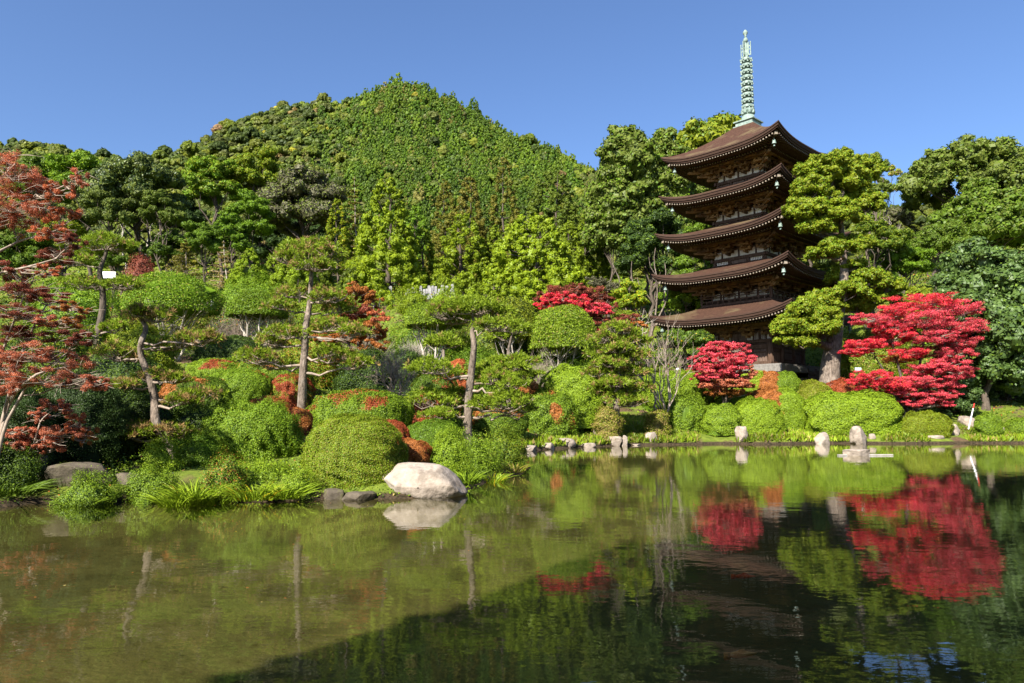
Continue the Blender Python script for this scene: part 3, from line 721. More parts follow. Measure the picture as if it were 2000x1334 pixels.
# ------------------------------------------------------------------ maples in layered sprays
def maple(D, base, stems, pads, label, seed=0, name='maple_tree', bark=None, group=None, r0=.12, sparse=0., twiggy=0, lsz=1.0):
    "pads: (px, py, hw, hh, dy, palette, fullness)"
    rt = empty(name, on_ground(base[0], D), label, 'maple tree', group); L0 = np.array(rt.location); r = rng(seed)
    tr = Geo(); ends = []
    B = at(base[0], base[1], D); B[2] = min(B[2], L0[2] - .1)
    for s_ in stems:
        T = np.array([B] + [at(x, y, D + r.normal() * .25) for x, y in s_]); t = np.linspace(0, 1, len(T)); tt = np.linspace(0, 1, 12)
        P = np.stack([np.interp(tt, t, T[:, i]) for i in range(3)], 1)
        tr.tube(P - L0, np.linspace(r0, r0 * .25, 12), 7); ends.append(P)
    E_ = np.concatenate(ends); cr = Geo(); br = Geo()
    for i, (px, py, hw, hh, dy, pal, full) in enumerate(pads):
        k = (D + dy) / FPX; c = at(px, py, D + dy); rx, rz = hw * k * 1.08, hh * k * (1.9 if twiggy else 1.2); ry = rx * .9
        j = int(np.argmin(np.linalg.norm((E_ - c) * np.array([1, 1, 1.3]), axis=1) + (E_[:, 2] > c[2]) * 1.5))
        limb = path(E_[j], c - np.array([0, 0, rz * .5]), r, 6, .08, .05); br.tube(limb - L0, np.linspace(r0 * .35, .015, 6), 5)
        ns = int(np.clip(rx * ry * 14 + 12, 14, 54)); a = r.random(ns) * 6.28; q = np.sqrt(r.random(ns))
        sc = c + np.stack([np.cos(a) * q * rx * .85, np.sin(a) * q * ry * .85, (r.random(ns) - .5) * rz * 1.7 * (1 - .35 * q)], 1)
        sr = np.stack([rx * (.11 + .16 * r.random(ns)), rx * (.11 + .16 * r.random(ns)), rz * (.14 + .22 * r.random(ns))], 1)
        for e in range(ns):
            if e % 2 == 0 or twiggy: br.tube(path(limb[2 + e % 4], sc[e], r, 4, .06) - L0, np.linspace(.014, .006, 4) * (D / 24) ** .7, 4)
            for _ in range(twiggy):
                d = r.normal(size=3) * np.array([.35, .35, .16]) * rx; br.tube(path(sc[e], sc[e] + d, r, 3, .05) - L0, [.008, .006, .004], 3)
        s = lsize(D, lsz); nl = int(np.clip((2.6 if twiggy else 2.1) * full * np.pi * rx * (ry + rz) * 1.3 / (.3 * s * s), 250, 15000))
        lumps(sc - L0, sr, nl, s, pal, seed * 40 + i, dict(red=[('orange', .18), ('crimson', .2)], crimson=[('red', .18), ('maroon', .14), ('orange', .06)], salmon=[('maroon', .15), ('orange', .18)], orange=[('salmon', .3)]).get(pal), up=.35, rnd=.7, shell=.95, g=cr, inside=False, keepdown=1, tone=.25)
    tr.join(br, 1).build('trunk', [bark or BARKD, bark or TWIG], rt, True); cr.build('crown', LEAF, rt)
    return rt

# ------------------------------------------------------------------ dome-clipped camellias on pale stems
def umbrella_tree(D, px, pt, pb, hw, pbase, label, seed=0, pal='camellia', n_st=5, spread=.25, bark=None, group='dome clipped trees on pale stems', extra=None):
    rt = empty('camellia_tree', on_ground(px, D), label, 'clipped tree', group); L0 = np.array(rt.location); r = rng(seed)
    k = D / FPX; rx = hw * k; c = at(px, pb, D); H = at(px, pt, D)[2] - c[2]
    s = lsize(D, 1.15); area = 2 * np.pi * rx * (H + rx) / 1.3; n = int(np.clip(2.6 * area / (.33 * s * s), 5000, 24000))
    d = sph(n * 2, r); d = d[d[:, 2] > -.22][:n]; d[:, 2] = np.where(d[:, 2] < 0, d[:, 2] * .6, d[:, 2])
    q = (np.abs(d) ** 2.5).sum(1) ** (-1 / 2.5); u = d * q[:, None]
    P = u * np.array([rx, rx * .95, H]) * (1 + .05 * snoise(u, 4, seed) - .16 * r.random(n) ** 2)[:, None] + c - L0
    P += r.normal(size=P.shape) * s * .4
    N = unit(u / np.array([rx, rx, H])) + .7 * r.normal(size=P.shape) + np.array([0, 0, .2])
    g = Geo(); g.leaves(P, N, s, palc(pal, n, r, extra or [('tan', .03)]), .6, seed)
    cores(g, (c - L0 + np.array([0, 0, H * .32]))[None], np.array([[rx * .98, rx * .93, H * .62]]), pal, seed, .85)
    st = Geo(); B = at(px, pbase, D); B[2] = min(B[2], L0[2] - .1)
    for i in range(n_st):
        a = 6.28 * i / n_st + r.random() * .6; b0 = B + np.array([math.cos(a), math.sin(a), 0]) * rx * .10
        m_ = b0 + (c - B) * .6 + np.array([math.cos(a), math.sin(a), 0]) * rx * spread * .8
        e = c + np.array([math.cos(a) * rx * .6, math.sin(a) * rx * .6, H * .25])
        P_ = np.concatenate([path(b0, m_, r, 5, .05), path(m_, e, r, 4, .05)[1:]]); st.tube(P_ - L0, np.linspace(.075, .025, len(P_)) * (D / 45) ** .5 * 1.35, 6)
        for _ in range(6):
            a2 = r.random() * 6.28; e2 = c + np.array([math.cos(a2) * rx * .85, math.sin(a2) * rx * .85, H * .1]); st.tube(path(P_[3 + _ % 3], e2, r, 4, .06) - L0, np.linspace(.028, .012, 4), 4)
    st.build('trunk', bark or BARKP, rt, True); g.build('crown', LEAF, rt)
    return rt

# ------------------------------------------------------------------ bare trees
def bare_tree(D, px, pbase, ptop, label, seed=0, n=3, depth=4, r0=.06, stems=3, spread=.42, bark=None, cat='bare tree', lean=0, name='bare_tree', first=.34):
    rt = empty(name, on_ground(px, D), label, cat); r = rng(seed); g = Geo()
    H = at(px, ptop, D)[2] - float(rt.location[2])
    for i in range(stems):
        a = 6.28 * i / max(stems, 1) + r.random(); d = np.array([math.cos(a) * .25 + lean, math.sin(a) * .25, 1]) if stems > 1 else np.array([lean, 0, 1])
        twigs(g, np.array([0, 0, -.1]), d, H * first, r0, r, depth, spread, n, 6)
    o = g.build('trunk', bark or BARKP, rt, True)
    return rt
# ------------------------------------------------------------------ woodland trees behind the garden
def broad(D, px, pt, pb, hw, pal, label, seed=0, name='broadleaf_tree', cat='tree', group=None, n=11000, lump=.34, extra=None, bark=None, mt=None, k1=16, k2=9, low=-.35, squash=.8, dy=.8, trunk_px=None, r0=None, ls=1.0, tone=.25):
    rt = empty(name, on_ground(trunk_px or px, D), label, cat, group); L0 = np.array(rt.location); r = rng(seed + abs(int(px)))
    c = at(px, (pt + pb) / 2, D); k = D / FPX; rx = hw * k; rz = (at(px, pt, D)[2] - at(px, pb, D)[2]) / 2; ry = rx * dy
    C, Rr = envelope_lumps((rx, ry, rz), k1, lump * min(rx, rz), seed + 1, c - L0, low, squash)
    C2, R2 = sublumps(C, Rr, k2, .42, seed + 2)
    s = lsize(D, .98 * ls); ar = (R2[:, 0] ** 2).sum() * 4; n = int(n * 2.1); nn = int(np.clip(2.2 * ar / (.34 * s * s), 3000, n)); s = max(s, math.sqrt(1.5 * ar / (.34 * nn)))
    g = lumps(C2, R2, nn, s, pal, seed + 3, extra, shell=.5, rnd=.5, tone=tone, core=.72)
    tr = Geo(); q = np.array([0, 0, -.3]); e = c - L0 + np.array([0, 0, -rz * .2]); rr = r0 or max(.12, rx * .06)
    P = path(q, e, r, 9, .03); rad = np.linspace(rr, rr * .45, 9); rad[0] *= 1.4; tr.tube(P, rad, 8)
    for i in range(min(len(C), 14)): tr.tube(path(P[4 + i % 5], C[i] * 1.0, r, 5, .07), np.linspace(rr * .42, rr * .1, 5), 5)
    tr.build('trunk', bark or BARKD, rt, True); g.build('crown', mt or LEAF, rt)
    return rt
def cedar(D, px, pt, pb, hw, pal, label, seed=0, name='cedar_tree', group='cedars on the slope behind the garden', n=24000, boughs=130, shape=.8, lump=.22, extra=None, top=.08, tone=.3, bark=None):
    rt = empty(name, on_ground(px, D), label, 'cedar', group); L0 = np.array(rt.location)
    b = at(px, pb, D); h = at(px, pt, D)[2] - b[2]; rad = hw * D / FPX
    C, Rr = cone_lumps(h * .97, rad, boughs, seed, top, shape, lump); C = C + np.array([b[0], D, b[2]]) - L0
    C2, R2 = sublumps(C, Rr, 4, .42, seed + 2, low=-.3)
    s = lsize(D, .85); n = int(n * 1.6); ar = (R2[:, 0] ** 2).sum() * 4; nn = int(np.clip(2.4 * ar / (.34 * s * s), 3000, n)); s = min(max(s, math.sqrt(1.3 * ar / (.34 * nn))), s * 1.6)
    g = lumps(C2, R2, nn, s, pal, seed + 3, extra, up=.15, rnd=.4, shell=.3, keepdown=.6, tone=tone, core=.66)
    tr = Geo(); P = path((0, 0, -.3), C[-1] * np.array([1, 1, .9]), rng(seed), 9, .01); rr = max(.1, rad * .07); tr.tube(P, np.linspace(rr * 1.2, rr * .25, 9), 7)
    for i in range(0, len(C), 3):
        j = min(8, max(1, int(9 * (C[i][2] + .3) / (h + 1e-3 + max(b[2] - L0[2], 0))))); tr.tube(np.stack([P[j], C[i]]), [rr * .22, rr * .08], 4)
    tr.build('trunk', bark or BARKD, rt, True); g.build('crown', LEAF, rt)
    return rt
def sparse_conifer(D, px, pt, pb, hw, pal, label, seed=0, tiers=14, cat='conifer', bark=None, dens=1.0):
    rt = empty('young_conifer', on_ground(px, D), label, cat); L0 = np.array(rt.location); r = rng(seed)
    tp = at(px, pt, D) - L0; b = at(px, pb, D) - L0; rad = hw * D / FPX; tr = Geo(); g = Geo(); br = Geo()
    tr.tube(path((0, 0, -.2), tp, r, 8, .008), np.linspace(rad * .075, .02, 8), 6)
    for i in range(tiers):
        t = (i + .5) / tiers; z = b[2] + (tp[2] - b[2]) * t; L = rad * (1 - t) ** .8 + .1
        for j in range(5):
            a = r.random() * 6.28; st = np.array([tp[0], tp[1], z]); en = st + np.array([math.cos(a) * L, math.sin(a) * L, L * .12])
            br.tube(np.stack([st, en]), [.03, .012], 4)
            m_ = int(55 * dens); q = .15 + .85 * r.random(m_); P = st + (en - st) * q[:, None] + r.normal(size=(m_, 3)) * np.array([.12, .12, .08]) * L * .8
            g.leaves(P, r.normal(size=(m_, 3)) + np.array([0, 0, .8]), lsize(D, 1.3), palc(pal, m_, r), .45, seed + i)
    tr.join(br, 1)
    tr.build('trunk', [bark or TWIG, TWIG], rt, True); g.build('crown', LEAF, rt)
    return rt
HG = 'evergreen and autumn trees on the slope behind the garden'
# left: over and behind the left bank
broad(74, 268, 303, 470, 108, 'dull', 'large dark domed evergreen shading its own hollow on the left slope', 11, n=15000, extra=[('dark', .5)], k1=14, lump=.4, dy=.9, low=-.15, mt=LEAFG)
broad(70, 212, 370, 470, 62, 'dull', 'grey green rounded evergreen at the lower left of the large domed one', 12, group=HG, extra=[('dark', .3)])
broad(71, 312, 372, 465, 44, 'dull', 'small grey green rounded evergreen in front of the dark hollow', 13, extra=[('mid', .4)])
broad(84, 588, 322, 500, 86, 'grey', 'greyish brown rounded tree with thinning leaves on the lower mountain slope', 14, n=15000, extra=[('dull', .45)], k1=22, lump=.32)
broad(78, 484, 376, 500, 52, 'green', 'bright green leafy tree left of the greyish brown tree', 15, extra=[('mid', .3)])
broad(90, 420, 300, 430, 60, 'green', 'yellow green broadleaf tree under the left mountain shoulder', 16, extra=[('olive', .4)])
broad(92, 500, 290, 400, 55, 'olive', 'olive green broadleaf tree above the bright green leafy one', 17, extra=[('green', .4)])
broad(96, 160, 300, 410, 62, 'green', 'yellow green broadleaf tree above the grey green rounded evergreen', 18, extra=[('lime', .25)])
broad(98, 80, 310, 420, 60, 'mid', 'mid green broadleaf tree partly behind the orange sprays at left', 19)
broad(70, 120, 420, 530, 60, 'olive', 'olive tree behind the thin orange maple sprays', 20, extra=[('green', .4)])
broad(66, 40, 440, 560, 60, 'mid', 'dim green tree at the left edge behind the leaning maple', 21)
broad(68, 232, 470, 540, 40, 'mid', 'low green tree beneath the grey green rounded evergreen', 22)
broad(69, 395, 430, 520, 42, 'mid', 'green tree behind the brownish young conifer', 23, extra=[('green', .4)])
broad(76, 450, 420, 520, 40, 'green', 'green tree behind the thin tan conifer', 24, extra=[('dark', .3)])
broad(72, 330, 450, 530, 45, 'mid', 'dim green tree with a thin pale stem in front', 25, extra=[('dark', .4)])
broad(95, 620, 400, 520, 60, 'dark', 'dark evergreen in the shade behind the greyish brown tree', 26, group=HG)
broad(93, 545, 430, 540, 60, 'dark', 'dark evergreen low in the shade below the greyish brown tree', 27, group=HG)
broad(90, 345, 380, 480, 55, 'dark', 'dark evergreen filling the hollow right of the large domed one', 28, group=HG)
sparse_conifer(60, 362, 468, 560, 40, 'cedarbr', 'brownish young conifer with drooping tiers above the clipped dome', 31, dens=1.5)
sparse_conifer(58, 437, 470, 565, 26, 'tan', 'thin tan young conifer with a pale bare stem by the gravestones', 32, tiers=10, bark=BARKP, dens=.7)
cedar(58, 486, 484, 580, 42, 'lime', 'small bright green conifer by gravestones right of the tan conifer', 33, boughs=72, extra=[('cedar', .5)])
cedar(59, 530, 496, 580, 30, 'lime', 'second small bright green conifer close beside the crown of the pine', 34, boughs=72, extra=[('cedar', .5)])
cedar(57, 578, 474, 560, 40, 'lime', 'bright green conifer directly behind the top pad of the tall pine', 35, boughs=72, extra=[('cedar', .5)])
broad(40, -130, 420, 640, 120, 'mid', 'green tree standing left of the thin orange maple', 401, extra=[('dark', .3)])
broad(62, -220, 330, 560, 150, 'dull', 'large evergreen far along the left bank', 402, extra=[('mid', .4)])
broad(28, -420, 420, 700, 200, 'mid', 'broad tree on the bank left of the maples', 403, extra=[('green', .4)])
# cedars in the middle
cedar(72, 752, 345, 605, 76, 'cedar', 'broad yellow green cedar with tufted boughs above the cemetery', 41, boughs=129, shape=.7)
cedar(78, 655, 384, 540, 34, 'cedar', 'slim yellowish cedar standing against the dark shade', 42, boughs=83, extra=[('gold', .12)])
sparse_conifer(80, 692, 345, 560, 34, 'cedarbr', 'thin brownish conifer with bare branches between two yellow green cedars', 43, tiers=18, bark=TWIG)
cedar(75, 905, 415, 605, 62, 'cedar', 'yellow green cedar with a broad skirt right of the cemetery', 44, boughs=115, shape=.55, extra=[('cedardk', .3)])
cedar(84, 915, 340, 560, 46, 'cedarbr', 'tall brownish cedar rising behind the yellow green cedar', 45, boughs=121, shape=.7)
cedar(85, 868, 345, 560, 40, 'cedarbr', 'tall dull cedar just left of the tall brownish one', 46, boughs=115, extra=[('cedardk', .4)])
cedar(86, 985, 300, 560, 42, 'cedarbr', 'tallest brownish narrow cedar with a bare stem showing', 47, boughs=107, extra=[('cedardk', .3)])
cedar(73, 1038, 420, 612, 86, 'cedar', 'wide rounded bright green cedar behind the red maple', 48, boughs=137, shape=.42, extra=[('lime', .3)])
cedar(88, 1080, 330, 540, 62, 'cedardk', 'dense dark green rounded cedar above the wide bright one', 49, boughs=121, shape=.45)
cedar(84, 1150, 405, 590, 50, 'cedar', 'yellow green cedar beside the dark tall evergreen', 50, boughs=91, extra=[('cedardk', .4)])
cedar(64, 735, 575, 650, 40, 'cedar', 'low tufted cedar at the left below the cemetery', 51, boughs=72, shape=.4, extra=[('lime', .3)])
cedar(70, 690, 520, 640, 45, 'cedardk', 'dim green cedar behind the rust coloured maple', 52, boughs=72, shape=.5)
cedar(95, 810, 400, 560, 50, 'green', 'mid green conifer behind the broad yellow green cedar', 53, boughs=91)
cedar(97, 1005, 400, 560, 50, 'cedardk', 'dim green conifer between the narrow brownish cedars', 54, boughs=91)
cedar(76, 825, 440, 610, 44, 'cedar', 'pointed green cedar between the two broad yellow green ones', 541, boughs=110, shape=.8, extra=[('cedardk', .5)])
cedar(77, 965, 440, 610, 46, 'cedar', 'pointed green cedar left of the wide rounded bright one', 542, boughs=110, shape=.8, extra=[('cedardk', .5)])
cedar(79, 1112, 430, 600, 48, 'cedar', 'pointed green cedar right of the wide rounded bright one', 543, boughs=110, shape=.8, extra=[('cedardk', .4)])
cedar(82, 700, 400, 600, 40, 'cedardk', 'dark pointed cedar left of the broad tufted one', 544, boughs=110, shape=.8)
cedar(74, 618, 470, 600, 40, 'cedardk', 'dark pointed cedar behind the crown of the tall pine', 545, boughs=100, shape=.8, extra=[('cedar', .3)])
cedar(66, 960, 545, 620, 50, 'cedar', 'low bright cedar filling the gap above the spreading pine', 55, boughs=72, shape=.35, extra=[('lime', .3)])
# around the pagoda
broad(80, 1228, 276, 560, 66, 'dull', 'tall dark evergreen at the left of the group beside the pagoda', 61, n=18000, extra=[('mid', .4)], k1=44, lump=.5)
broad(82, 1300, 262, 560, 60, 'dull', 'tall dark evergreen nearest the pagoda roofs', 62, n=18000, extra=[('mid', .35), ('green', .2)], k1=44, lump=.5)
broad(79, 1192, 330, 560, 50, 'dull', 'dark evergreen at the left flank of the tall group beside the pagoda', 611, n=14000, extra=[('mid', .3), ('green', .2)], k1=36, lump=.5)
broad(83, 1262, 290, 560, 60, 'dull', 'dark evergreen in the middle of the tall group beside the pagoda', 612, n=14000, extra=[('mid', .4)], k1=36, lump=.5)
broad(84, 1350, 300, 560, 58, 'dull', 'dark evergreen right behind the left eaves of the pagoda', 613, n=14000, extra=[('mid', .3), ('green', .2)], k1=36, lump=.5)
broad(90, 1392, 236, 480, 80, 'olive', 'rounded olive tree top showing behind the pagoda spire', 63, lump=.5, k1=40, n=16000, extra=[('mid', .4)])
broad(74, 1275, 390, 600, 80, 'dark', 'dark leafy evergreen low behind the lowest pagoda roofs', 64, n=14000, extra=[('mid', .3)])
broad(70, 1375, 430, 620, 55, 'mid', 'green leafy tree between the dark evergreens and the pagoda wall', 65, extra=[('green', .3)])
broad(64, 1340, 552, 632, 55, 'green', 'bright leafy tree reaching toward the balcony of the pagoda', 66, extra=[('lime', .35)])
broad(62, 1232, 548, 625, 34, 'lime', 'lime green small tree by the pale forked trunks', 67, extra=[('gold', .15)])
broad(60, 1222, 600, 680, 30, 'olive', 'small olive tree below the lime green one', 68, extra=[('green', .4)])
broad(56, 1335, 640, 745, 62, 'mid', 'dark green shrubby tree at the left foot of the pagoda', 69, extra=[('dark', .5), ('gold', .03)])
broad(58, 1215, 655, 740, 40, 'green', 'leafy green tree with yellow tints behind the light tiered pine', 70, extra=[('gold', .10), ('mid', .4)])
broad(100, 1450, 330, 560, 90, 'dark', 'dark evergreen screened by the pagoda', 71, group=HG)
broad(95, 1590, 300, 560, 60, 'mid', 'green tree behind the right eaves of the pagoda', 72)
# slope right of the pagoda
broad(92, 1708, 292, 420, 34, 'dull', 'thin grey green tree on the skyline behind the cloud pruned tree', 73, extra=[('mid', .3)], k1=9, n=5000, r0=.2)
broad(96, 1738, 322, 410, 22, 'tan', 'pale feathery bamboo on the skyline gap', 74, name='bamboo_clump', cat='bamboo', extra=[('lime', .5)], k1=8, n=2500)
broad(80, 1900, 292, 452, 140, 'dull', 'huge domed evergreen on the right skyline with a dark hollow', 75, n=26000, extra=[('mid', .35)], k1=56, lump=.30, dy=.8, low=-.15, squash=1.0)
broad(74, 1935, 365, 520, 105, 'mid', 'rounded green tree below the huge domed evergreen', 76, n=18000, extra=[('dull', .4)], k1=44, lump=.32, squash=1.0)
broad(72, 1835, 430, 530, 70, 'mid', 'green tree left of the rounded one on the right slope', 77, extra=[('dull', .3)])
broad(84, 1755, 400, 500, 40, 'grey', 'bare looking greyish tree beneath the skyline gap', 78, n=4000, extra=[('dull', .3)])
broad(66, 1768, 470, 560, 58, 'green', 'bright green leafy tree above the crimson maple', 79, extra=[('mid', .4)])
broad(64, 1715, 430, 520, 55, 'mid', 'green pruned tree right of the cloud pruned trunk', 80, extra=[('olive', .4)])
broad(62, 1700, 520, 620, 60, 'mid', 'dim green tree behind the left sprays of the crimson maple', 81, extra=[('green', .3)])
broad(64, 1790, 560, 700, 60, 'olive', 'olive tree seen through the crimson maple', 82, extra=[('green', .3)])
broad(50, 1930, 488, 765, 118, 'glossy', 'big glossy leaved evergreen at the right edge reaching the ground', 83, n=26000, k1=60, lump=.26, low=-.9, squash=1.0, mt=LEAFG, ls=1.2, extra=[('mid', .15)])
broad(49, 1760, 745, 830, 60, 'glossy', 'dark glossy bush under the crimson maple', 84, name='evergreen_bush', cat='bush', mt=LEAFG, n=7000, ls=1.2, low=-.9)
broad(49, 1850, 735, 832, 60, 'glossy', 'dark glossy bush in front of the big glossy evergreen', 85, name='evergreen_bush', cat='bush', mt=LEAFG, n=7000, ls=1.2, low=-.9)
broad(52, 1970, 700, 830, 55, 'glossy', 'dark bush at the right edge behind the small round shrub', 86, name='evergreen_bush', cat='bush', mt=LEAFG, n=6000, low=-.9)

# cloud pruned tree in front of the pagoda
def cloud_tree():
    D = 53; rt = empty('cloud_pruned_tree', on_ground(1622, D), 'old cloud pruned evergreen with a thick pale trunk beside the pagoda', 'pruned tree'); L0 = np.array(rt.location); r = rng(5)
    T = np.array([at(x, y, D) for x, y in [(1618, 752), (1621, 720), (1628, 670), (1634, 630), (1640, 590), (1650, 540), (1645, 470), (1640, 400)]]); T[0, 2] = L0[2] - .1
    t = np.linspace(0, 1, len(T)); tt = np.linspace(0, 1, 24); P = np.stack([np.interp(tt, t, T[:, i]) for i in range(3)], 1)
    tr = Geo(); rad = np.array([1.1, .86, .76, .72] + list(np.linspace(.68, .13, 20))); tr.tube(P - L0, rad, 12)
    tr.tube(path(P[6], at(1595, 660, D - 1), r, 8, .08, -.08) - L0, np.linspace(.42, .18, 8), 8)
    pads = [(1612, 318, 40, 22, -.5), (1645, 312, 34, 20, 0), (1580, 335, 26, 20, -1), (1628, 352, 50, 46, 0), (1585, 372, 36, 30, -1), (1662, 372, 40, 36, .5), (1600, 415, 52, 34, -1), (1565, 412, 28, 24, -.5), (1640, 420, 40, 30, -1.2), (1695, 400, 36, 28, .5), (1690, 335, 34, 30, 1), (1655, 330, 30, 26, 0),
            (1600, 445, 32, 20, -1), (1640, 488, 42, 20, -1), (1605, 497, 32, 16, -.5), (1668, 478, 34, 18, 0), (1640, 545, 30, 20, 1), (1690, 552, 42, 26, -.5), (1730, 560, 36, 22, .4), (1650, 575, 38, 24, -1), (1610, 590, 34, 24, -1), (1575, 610, 36, 28, -1.4), (1545, 640, 32, 26, -1.5), (1590, 645, 40, 26, -1.6), (1535, 668, 22, 14, -1.4), (1570, 672, 26, 16, -1.6), (1610, 622, 30, 24, -1.8), (1672, 600, 32, 22, .5), (1695, 585, 34, 20, 0), (1665, 520, 26, 14, 0)]
    cr = Geo(); br = Geo()
    for i, (px, py, hw, hh, dy) in enumerate(pads):
        c = at(px, py, D + dy); k = D / FPX * 1.12; rx, rz = hw * k, hh * k
        j = int(np.argmin(np.linalg.norm((P - c) * np.array([1, 1, 1.2]), axis=1) + (P[:, 2] > c[2]) * 2)); j = max(j, 9)
        br.tube(path(P[j], c - np.array([0, 0, rz * .5]), r, 6, .1) - L0, np.linspace(.16, .05, 6), 6)
        C, Rr = envelope_lumps((rx, rx * .85, rz), 11, .46 * rz + .1, 300 + i, c - L0, -.35, .8)
        for e in range(0, 11, 2): br.tube(path(c - L0 - np.array([0, 0, rz * .5]), C[e], r, 3, .05), [.05, .035, .02], 4)
        C2, R2 = sublumps(C, Rr, 7, .45, 400 + i)
        lumps(C2, R2, int(np.clip(3400 * rx * rz, 2000, 7000)), lsize(D, 1.3), 'olive', 500 + i, [('green', .45), ('lime', .1)], g=cr, tone=.22, shell=.45, rnd=.5, core=.7)
    tr.join(br, 0).build('trunk', BARK, rt, True); cr.build('crown', LEAF, rt)
cloud_tree()
# dead and bare trees
bare_tree(63, 1262, 625, 470, 'pale forked trunks of a tall cut back tree left of the pagoda', 91, n=2, depth=2, r0=.15, stems=2, spread=.2, first=.42, bark=BARK)
bare_tree(60, 1243, 640, 535, 'slender white arching bare tree beside the lime green tree', 92, n=2, depth=3, r0=.07, stems=2, spread=.45)
bare_tree(78, 1782, 500, 415, 'bleached bare tree on the slope above the crimson maple', 93, n=3, depth=4, r0=.16, stems=2, spread=.5)
bare_tree(88, 238, 480, 395, 'two thin pale stems under the large domed evergreen', 94, n=2, depth=2, r0=.12, stems=2, spread=.25, first=.5)
bare_tree(44, 1298, 828, 640, 'whitish leafless tree with fanning twigs on the lawn', 95, n=3, depth=4, r0=.085, stems=3, spread=.34, first=.38, bark=TWIG)
bare_tree(30, 757, 782, 655, 'small dark leafless tree leaning over the middle hedge', 96, n=4, depth=4, r0=.055, stems=3, spread=.5, bark=TWIG, lean=.25)
bare_tree(38, 440, 668, 590, 'twiggy leafless bush beside the dark hedge', 97, n=5, depth=3, r0=.035, stems=6, spread=.6, bark=TWIG, cat='bare bush', name='bare_bush')
bare_tree(43, 720, 680, 610, 'grey leafless bush behind the rust coloured maple', 98, n=4, depth=3, r0=.035, stems=6, spread=.6, bark=TWIG, cat='bare bush', name='bare_bush')
bare_tree(46, 1050, 715, 655, 'grey twiggy leafless bush left of the clipped dome tree', 99, n=5, depth=3, r0=.035, stems=6, spread=.6, bark=TWIG, cat='bare bush', name='bare_bush')
bare_tree(46, 800, 690, 630, 'pale twiggy bush under the left clipped dome by the spreading pine', 100, n=5, depth=3, r0=.035, stems=6, spread=.6, cat='bare bush', name='bare_bush')
bare_tree(43, 1160, 760, 680, 'thin leafless sapling beside the light tiered pine', 101, n=3, depth=3, r0=.035, stems=3, spread=.4, bark=TWIG)

# ------------------------------------------------------------------ garden trees
umbrella_tree(38, 338, 536, 602, 86, 672, 'clipped dome tree on many pale stems above the left bank', 1, pal='green', n_st=7, extra=[('lime', .25), ('tan', .04)])
umbrella_tree(37, 500, 568, 612, 54, 700, 'small clipped dome tree with spreading thin stems left of the tall pine', 2, n_st=5, spread=.4, extra=[('green', .4)])
umbrella_tree(44, 846, 594, 632, 56, 706, 'clipped dome tree on white stems left of the spreading pine', 3, n_st=4, spread=.3, extra=[('lime', .3)])
umbrella_tree(50, 1000, 578, 650, 50, 705, 'dark clipped tree behind the top pad of the spreading pine', 4, n_st=4, pal='olive', extra=[('dark', .3)])
umbrella_tree(49, 1098, 597, 672, 66, 716, 'large clipped dome tree on white forked stems in front of the red maple', 5, n_st=6, pal='camellia', extra=[('lime', .35), ('tan', .05)])
pine('pine_tree', 26.5, [(912, 864), (914, 800), (918, 745), (924, 700), (927, 670), (921, 648), (926, 632), (922, 612)], .15,
     [(920, 605, 74, 15, 0), (962, 613, 44, 12, .5), (866, 614, 38, 11, -.3), (975, 636, 46, 11, -.6), (893, 628, 32, 9, .4), (842, 722, 46, 13, -.5), (880, 735, 34, 10, .8), (968, 742, 46, 13, .4), (1000, 752, 30, 9, -.3), (945, 728, 28, 9, .9), (850, 785, 52, 15, .2), (890, 775, 36, 12, .9), (985, 788, 60, 16, -.3), (940, 792, 36, 12, .9), (1020, 800, 28, 9, .4), (858, 812, 34, 9, -.7)],
     'spreading flat topped pine with a bare brown trunk on the point of the bank', 1, r1=.035)
pine('pine_tree', 26, [(588, 818), (590, 770), (593, 725), (597, 680), (601, 640), (600, 605), (605, 570), (608, 535), (609, 515)], .12,
     [(605, 494, 56, 17, 0), (640, 504, 34, 12, .4), (570, 506, 34, 12, -.4), (612, 522, 46, 10, -.5), (566, 574, 36, 11, .3), (640, 582, 40, 12, -.3), (548, 598, 30, 10, -.4), (660, 604, 34, 11, .5), (655, 640, 44, 13, 0), (692, 650, 28, 9, -.4), (560, 655, 44, 13, -.2), (530, 668, 32, 10, .4), (505, 700, 44, 12, -.3), (540, 715, 34, 10, .5), (664, 700, 42, 13, .3), (700, 712, 28, 9, -.3), (640, 690, 30, 10, -.7)],
     'tall pine with tiered pads and a dark straight trunk among red and green hedges', 2, dry=.2)
pine('pine_tree', 19.5, [(338, 900), (325, 862), (310, 825), (303, 790), (300, 755), (290, 725), (274, 694), (284, 665), (290, 642), (280, 625)], .085,
     [(300, 842, 66, 11, 0), (350, 850, 40, 9, .4), (255, 850, 40, 8, -.3), (392, 772, 40, 10, 0), (360, 782, 30, 8, -.3), (300, 738, 44, 12, .2), (342, 742, 26, 8, -.2), (240, 752, 30, 8, -.3), (372, 668, 40, 12, 0), (335, 678, 34, 10, .3), (405, 660, 24, 8, -.2), (222, 690, 40, 12, 0), (255, 700, 30, 9, .4), (306, 622, 36, 12, 0), (270, 612, 26, 9, -.3)],
     'low twisted pine with browning pads and a crooked trunk on the near left bank', 3, dry=.38, dens=.8)
pine('pine_tree', 30, [(184, 745), (188, 700), (192, 650), (197, 600), (198, 560), (198, 530), (204, 505), (214, 480)], .14,
     [(205, 480, 50, 14, 0), (240, 484, 26, 10, .3), (150, 512, 36, 11, -.3), (178, 500, 30, 10, .5), (165, 556, 40, 9, 0), (240, 558, 44, 9, .2), (150, 652, 40, 9, 0), (225, 640, 24, 8, -.2)],
     'forked dark pine in front of the white board at the far left', 4, dens=.8, bark=BARKD)
